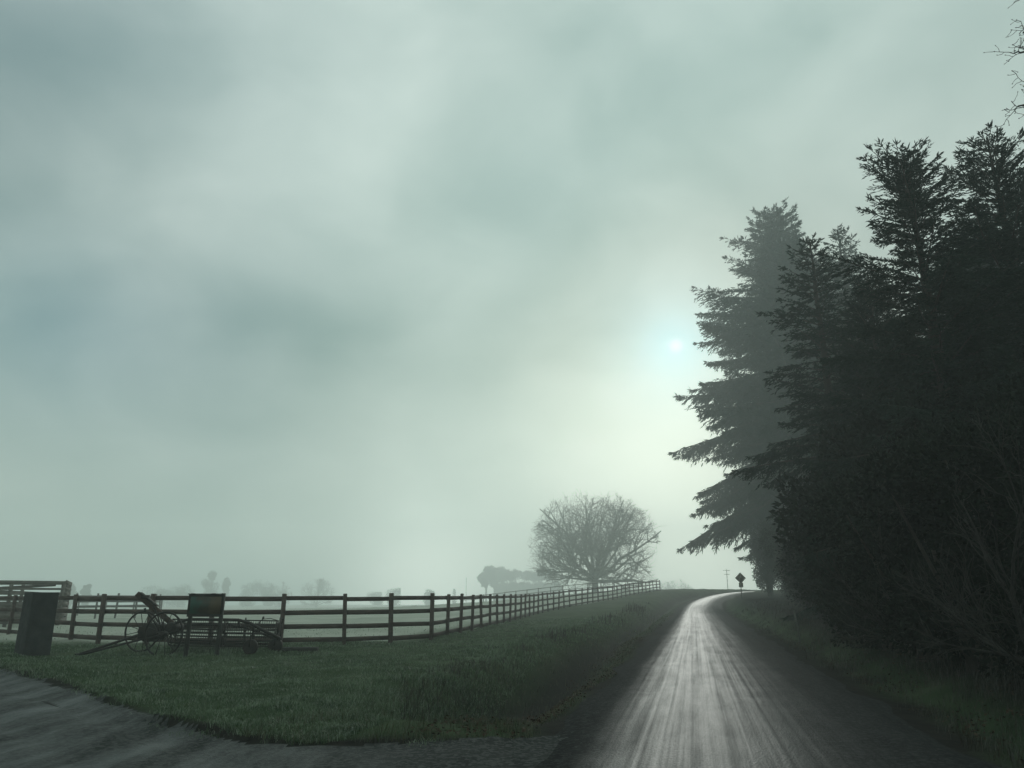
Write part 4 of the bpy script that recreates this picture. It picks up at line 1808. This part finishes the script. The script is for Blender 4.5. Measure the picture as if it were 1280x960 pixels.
def lawn_side(x, y, d, yy, rr):
    ind = in_poly(x, y, DRIVE)
    dn = poly_dist(x, y, DRIVE_N)
    off = -d - HALF
    n1 = vnoise(x * .7, y * .7, 61)
    n2 = vnoise(x * 2.2, y * 2.2, 62)
    north = ~ind & (x + y > 5)
    p = np.where(north & (off > 2.2), .85 + .3 * n2, 0)
    fx = np.interp(y, [0, 26, 28.7, 39, 49], [-40, -12, -2.95, -1.4, 0])
    p = p * (1 - .93 * (sstep(-.2, .6, fx - x) * sstep(25.8, 27, y)))
    p = np.where(dn < .30, p * sstep(.0, .30, dn + .22 * n2), p)
    p = np.where(ind & (dn < .3) & (x < 0), .35 * sstep(.28, .0, dn + .2 * n1) * (n2 > .1), p)
    h = .036 + .014 * n1 + .026 * n2 + .02 * (vnoise(x * 4.5, y * 4.5, 71) > .45)
    h = np.where(dn < .8, h * 1.4, h)
    # longer uncut grass under the rake, around posts and along the lip of the bank
    dx = np.abs(x - (-9.3)) / 1.9
    h = h + .03 * np.exp(-(dx ** 4)) * np.exp(-((y - 21.9) / .8) ** 2)
    h = h + .04 * np.exp(-((y - 26.6) / .7) ** 2) * (x < -3)
    h = h + .10 * np.exp(-((off - 3.4) / .9) ** 2) * (.6 + .6 * n1)
    return np.clip(p, 0, 1), np.maximum(h, .03)


def bank_side(x, y, d, yy, rr):
    ind = in_poly(x, y, DRIVE)
    off = -d - HALF
    n1 = vnoise(x * .8, y * .8, 63)
    n2 = vnoise(x * 2.6, y * 2.6, 64)
    ok = ~ind & (off > .1) & (off < 3.6)
    p = np.where(ok, .55 + .45 * n2, 0) * sstep(.05, .5, off + .2 * n1)
    p = p * (1 - .85 * np.exp(-((off - 1.6 - .5 * sstep(20, 11, yy)) / .32) ** 2) * sstep(40, 25, yy))
    h = .10 + .06 * n1 + .05 * n2 - .04 * sstep(1.0, .1, off)
    return np.clip(p, 0, 1), np.maximum(h, .04)


def right_side(x, y, d, yy, rr):
    off = d - HALF
    n1 = vnoise(x * .8, y * .8, 65)
    n2 = vnoise(x * 2.6, y * 2.6, 66)
    ok = (off > .1) & (off < 5.5)
    p = np.where(ok, .5 + .5 * n2, 0) * sstep(.05, .6, off + .25 * n1) * sstep(5.5, 3, off)
    h = .13 + .08 * n1 + .05 * n2 + .06 * sstep(.8, 2, off)
    return np.clip(p, 0, 1), np.maximum(h, .04)


tag(blades('grass', 420000, 1, lawn_side, .07, M['grass'], az=(-48, 16), r=(8, 50), lean=1.0), 'short green lawn grass in front of the fence', 'grass', None, 'stuff')
tag(blades('rough_grass', 130000, 2, bank_side, .14, M['rough_grass'], az=(-20, 26), r=(8.5, 75)), 'rough grass on the ditch bank beside the road', 'grass', None, 'stuff')
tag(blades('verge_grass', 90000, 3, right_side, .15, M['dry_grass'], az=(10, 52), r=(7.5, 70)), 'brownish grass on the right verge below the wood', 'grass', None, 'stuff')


def weeds_zone(x, y, d, yy, rr):
    off = -d - HALF
    n1 = vnoise(x * .45, y * .45, 67)
    n2 = vnoise(x * 1.7, y * 1.7, 69)
    c = np.exp(-((off - 2.9) / (.7 + .5 * sstep(24, 14, yy))) ** 2)
    a = np.exp(-((yy - 29) / 4) ** 2)
    b = np.exp(-((yy - 60) / 5) ** 2)
    e = np.exp(-((yy - 43) / 5) ** 2)
    clump = .35 * sstep(.0, .6, n1) + 1.1 * np.exp(-((yy - 16) / 5) ** 2) + .8 * a + 1.3 * b + .6 * e
    h = .10 + .16 * np.clip(n1 + .5 * n2, 0, 1) + .22 * a * (n2 > 0) + .65 * b + .2 * e
    return np.clip(c * clump * .6 * (.4 + .6 * (n2 > -.2)), 0, 1) * (yy > 12), h


tag(blades('weeds', 60000, 4, weeds_zone, .4, M['weed'], az=(-8, 18), r=(11, 85), width=.009, lean=.35, wmul=.0007), 'dead brown weed stalks along the lip of the ditch', 'weeds', None, 'stuff')


def leaf_litter(n, seed):
    R = np.random.default_rng(seed)
    yy = R.uniform(7, 34, n)
    side = R.random(n) < .55
    off = np.where(side, R.uniform(.3, 4.5, n), -R.uniform(.2, 1.5, n))
    s = road_slope(yy)
    d = np.where(side, HALF + off, -HALF + off)
    x = road_x(yy) + d / np.sqrt(1 + s * s)
    y = yy - s * d / np.sqrt(1 + s * s)
    dn = in_poly(x, y, DRIVE)
    keep = ~dn & (vnoise(x * .9, y * .9, 68) > -.3)
    x, y = x[keep], y[keep]
    m = len(x)
    z = terrain_z(x, y) + R.uniform(.02, .11, m)
    V, Q = kites(np.column_stack([x, y, z]), np.column_stack([R.normal(0, 1, m), R.normal(0, 1, m), R.normal(0, .3, m)]), R.uniform(.03, .07, m), R.uniform(.02, .045, m), R.uniform(-.9, .9, m))
    return mesh_np('leaf_litter', V, Q, M['leaf_litter'])


tag(leaf_litter(14000, 9), 'brown fallen leaves scattered along both verges', 'leaves', None, 'stuff')

# trickle of water in the ditch
wm = material('still_ditch_water', (0.02, 0.022, 0.02), 0.08, 0.1, 2, spec=.5)
wt = MB()
pts = []
for yv in np.linspace(10.9, 13.2, 14):
    s = float(road_slope(yv))
    dd = -(HALF + 1.75 + .1 * math.sin(yv * 3))
    pts.append((float(road_x(yv)) + dd, yv - s * dd * .25))
Vw = []
for i, (x, y) in enumerate(pts):
    w = .11 + .06 * math.sin(i * 1.9)
    z = min(ground_at(x, y), ground_at(x + .05, y)) + .035
    Vw += [(x - w, y, z), (x + w, y, z)]
Qw = [[2 * i, 2 * i + 1, 2 * i + 3, 2 * i + 2] for i in range(len(pts) - 1)]
tag(mesh_np('ditch_water', Vw, np.array(Qw), wm), None, None, None, 'structure')
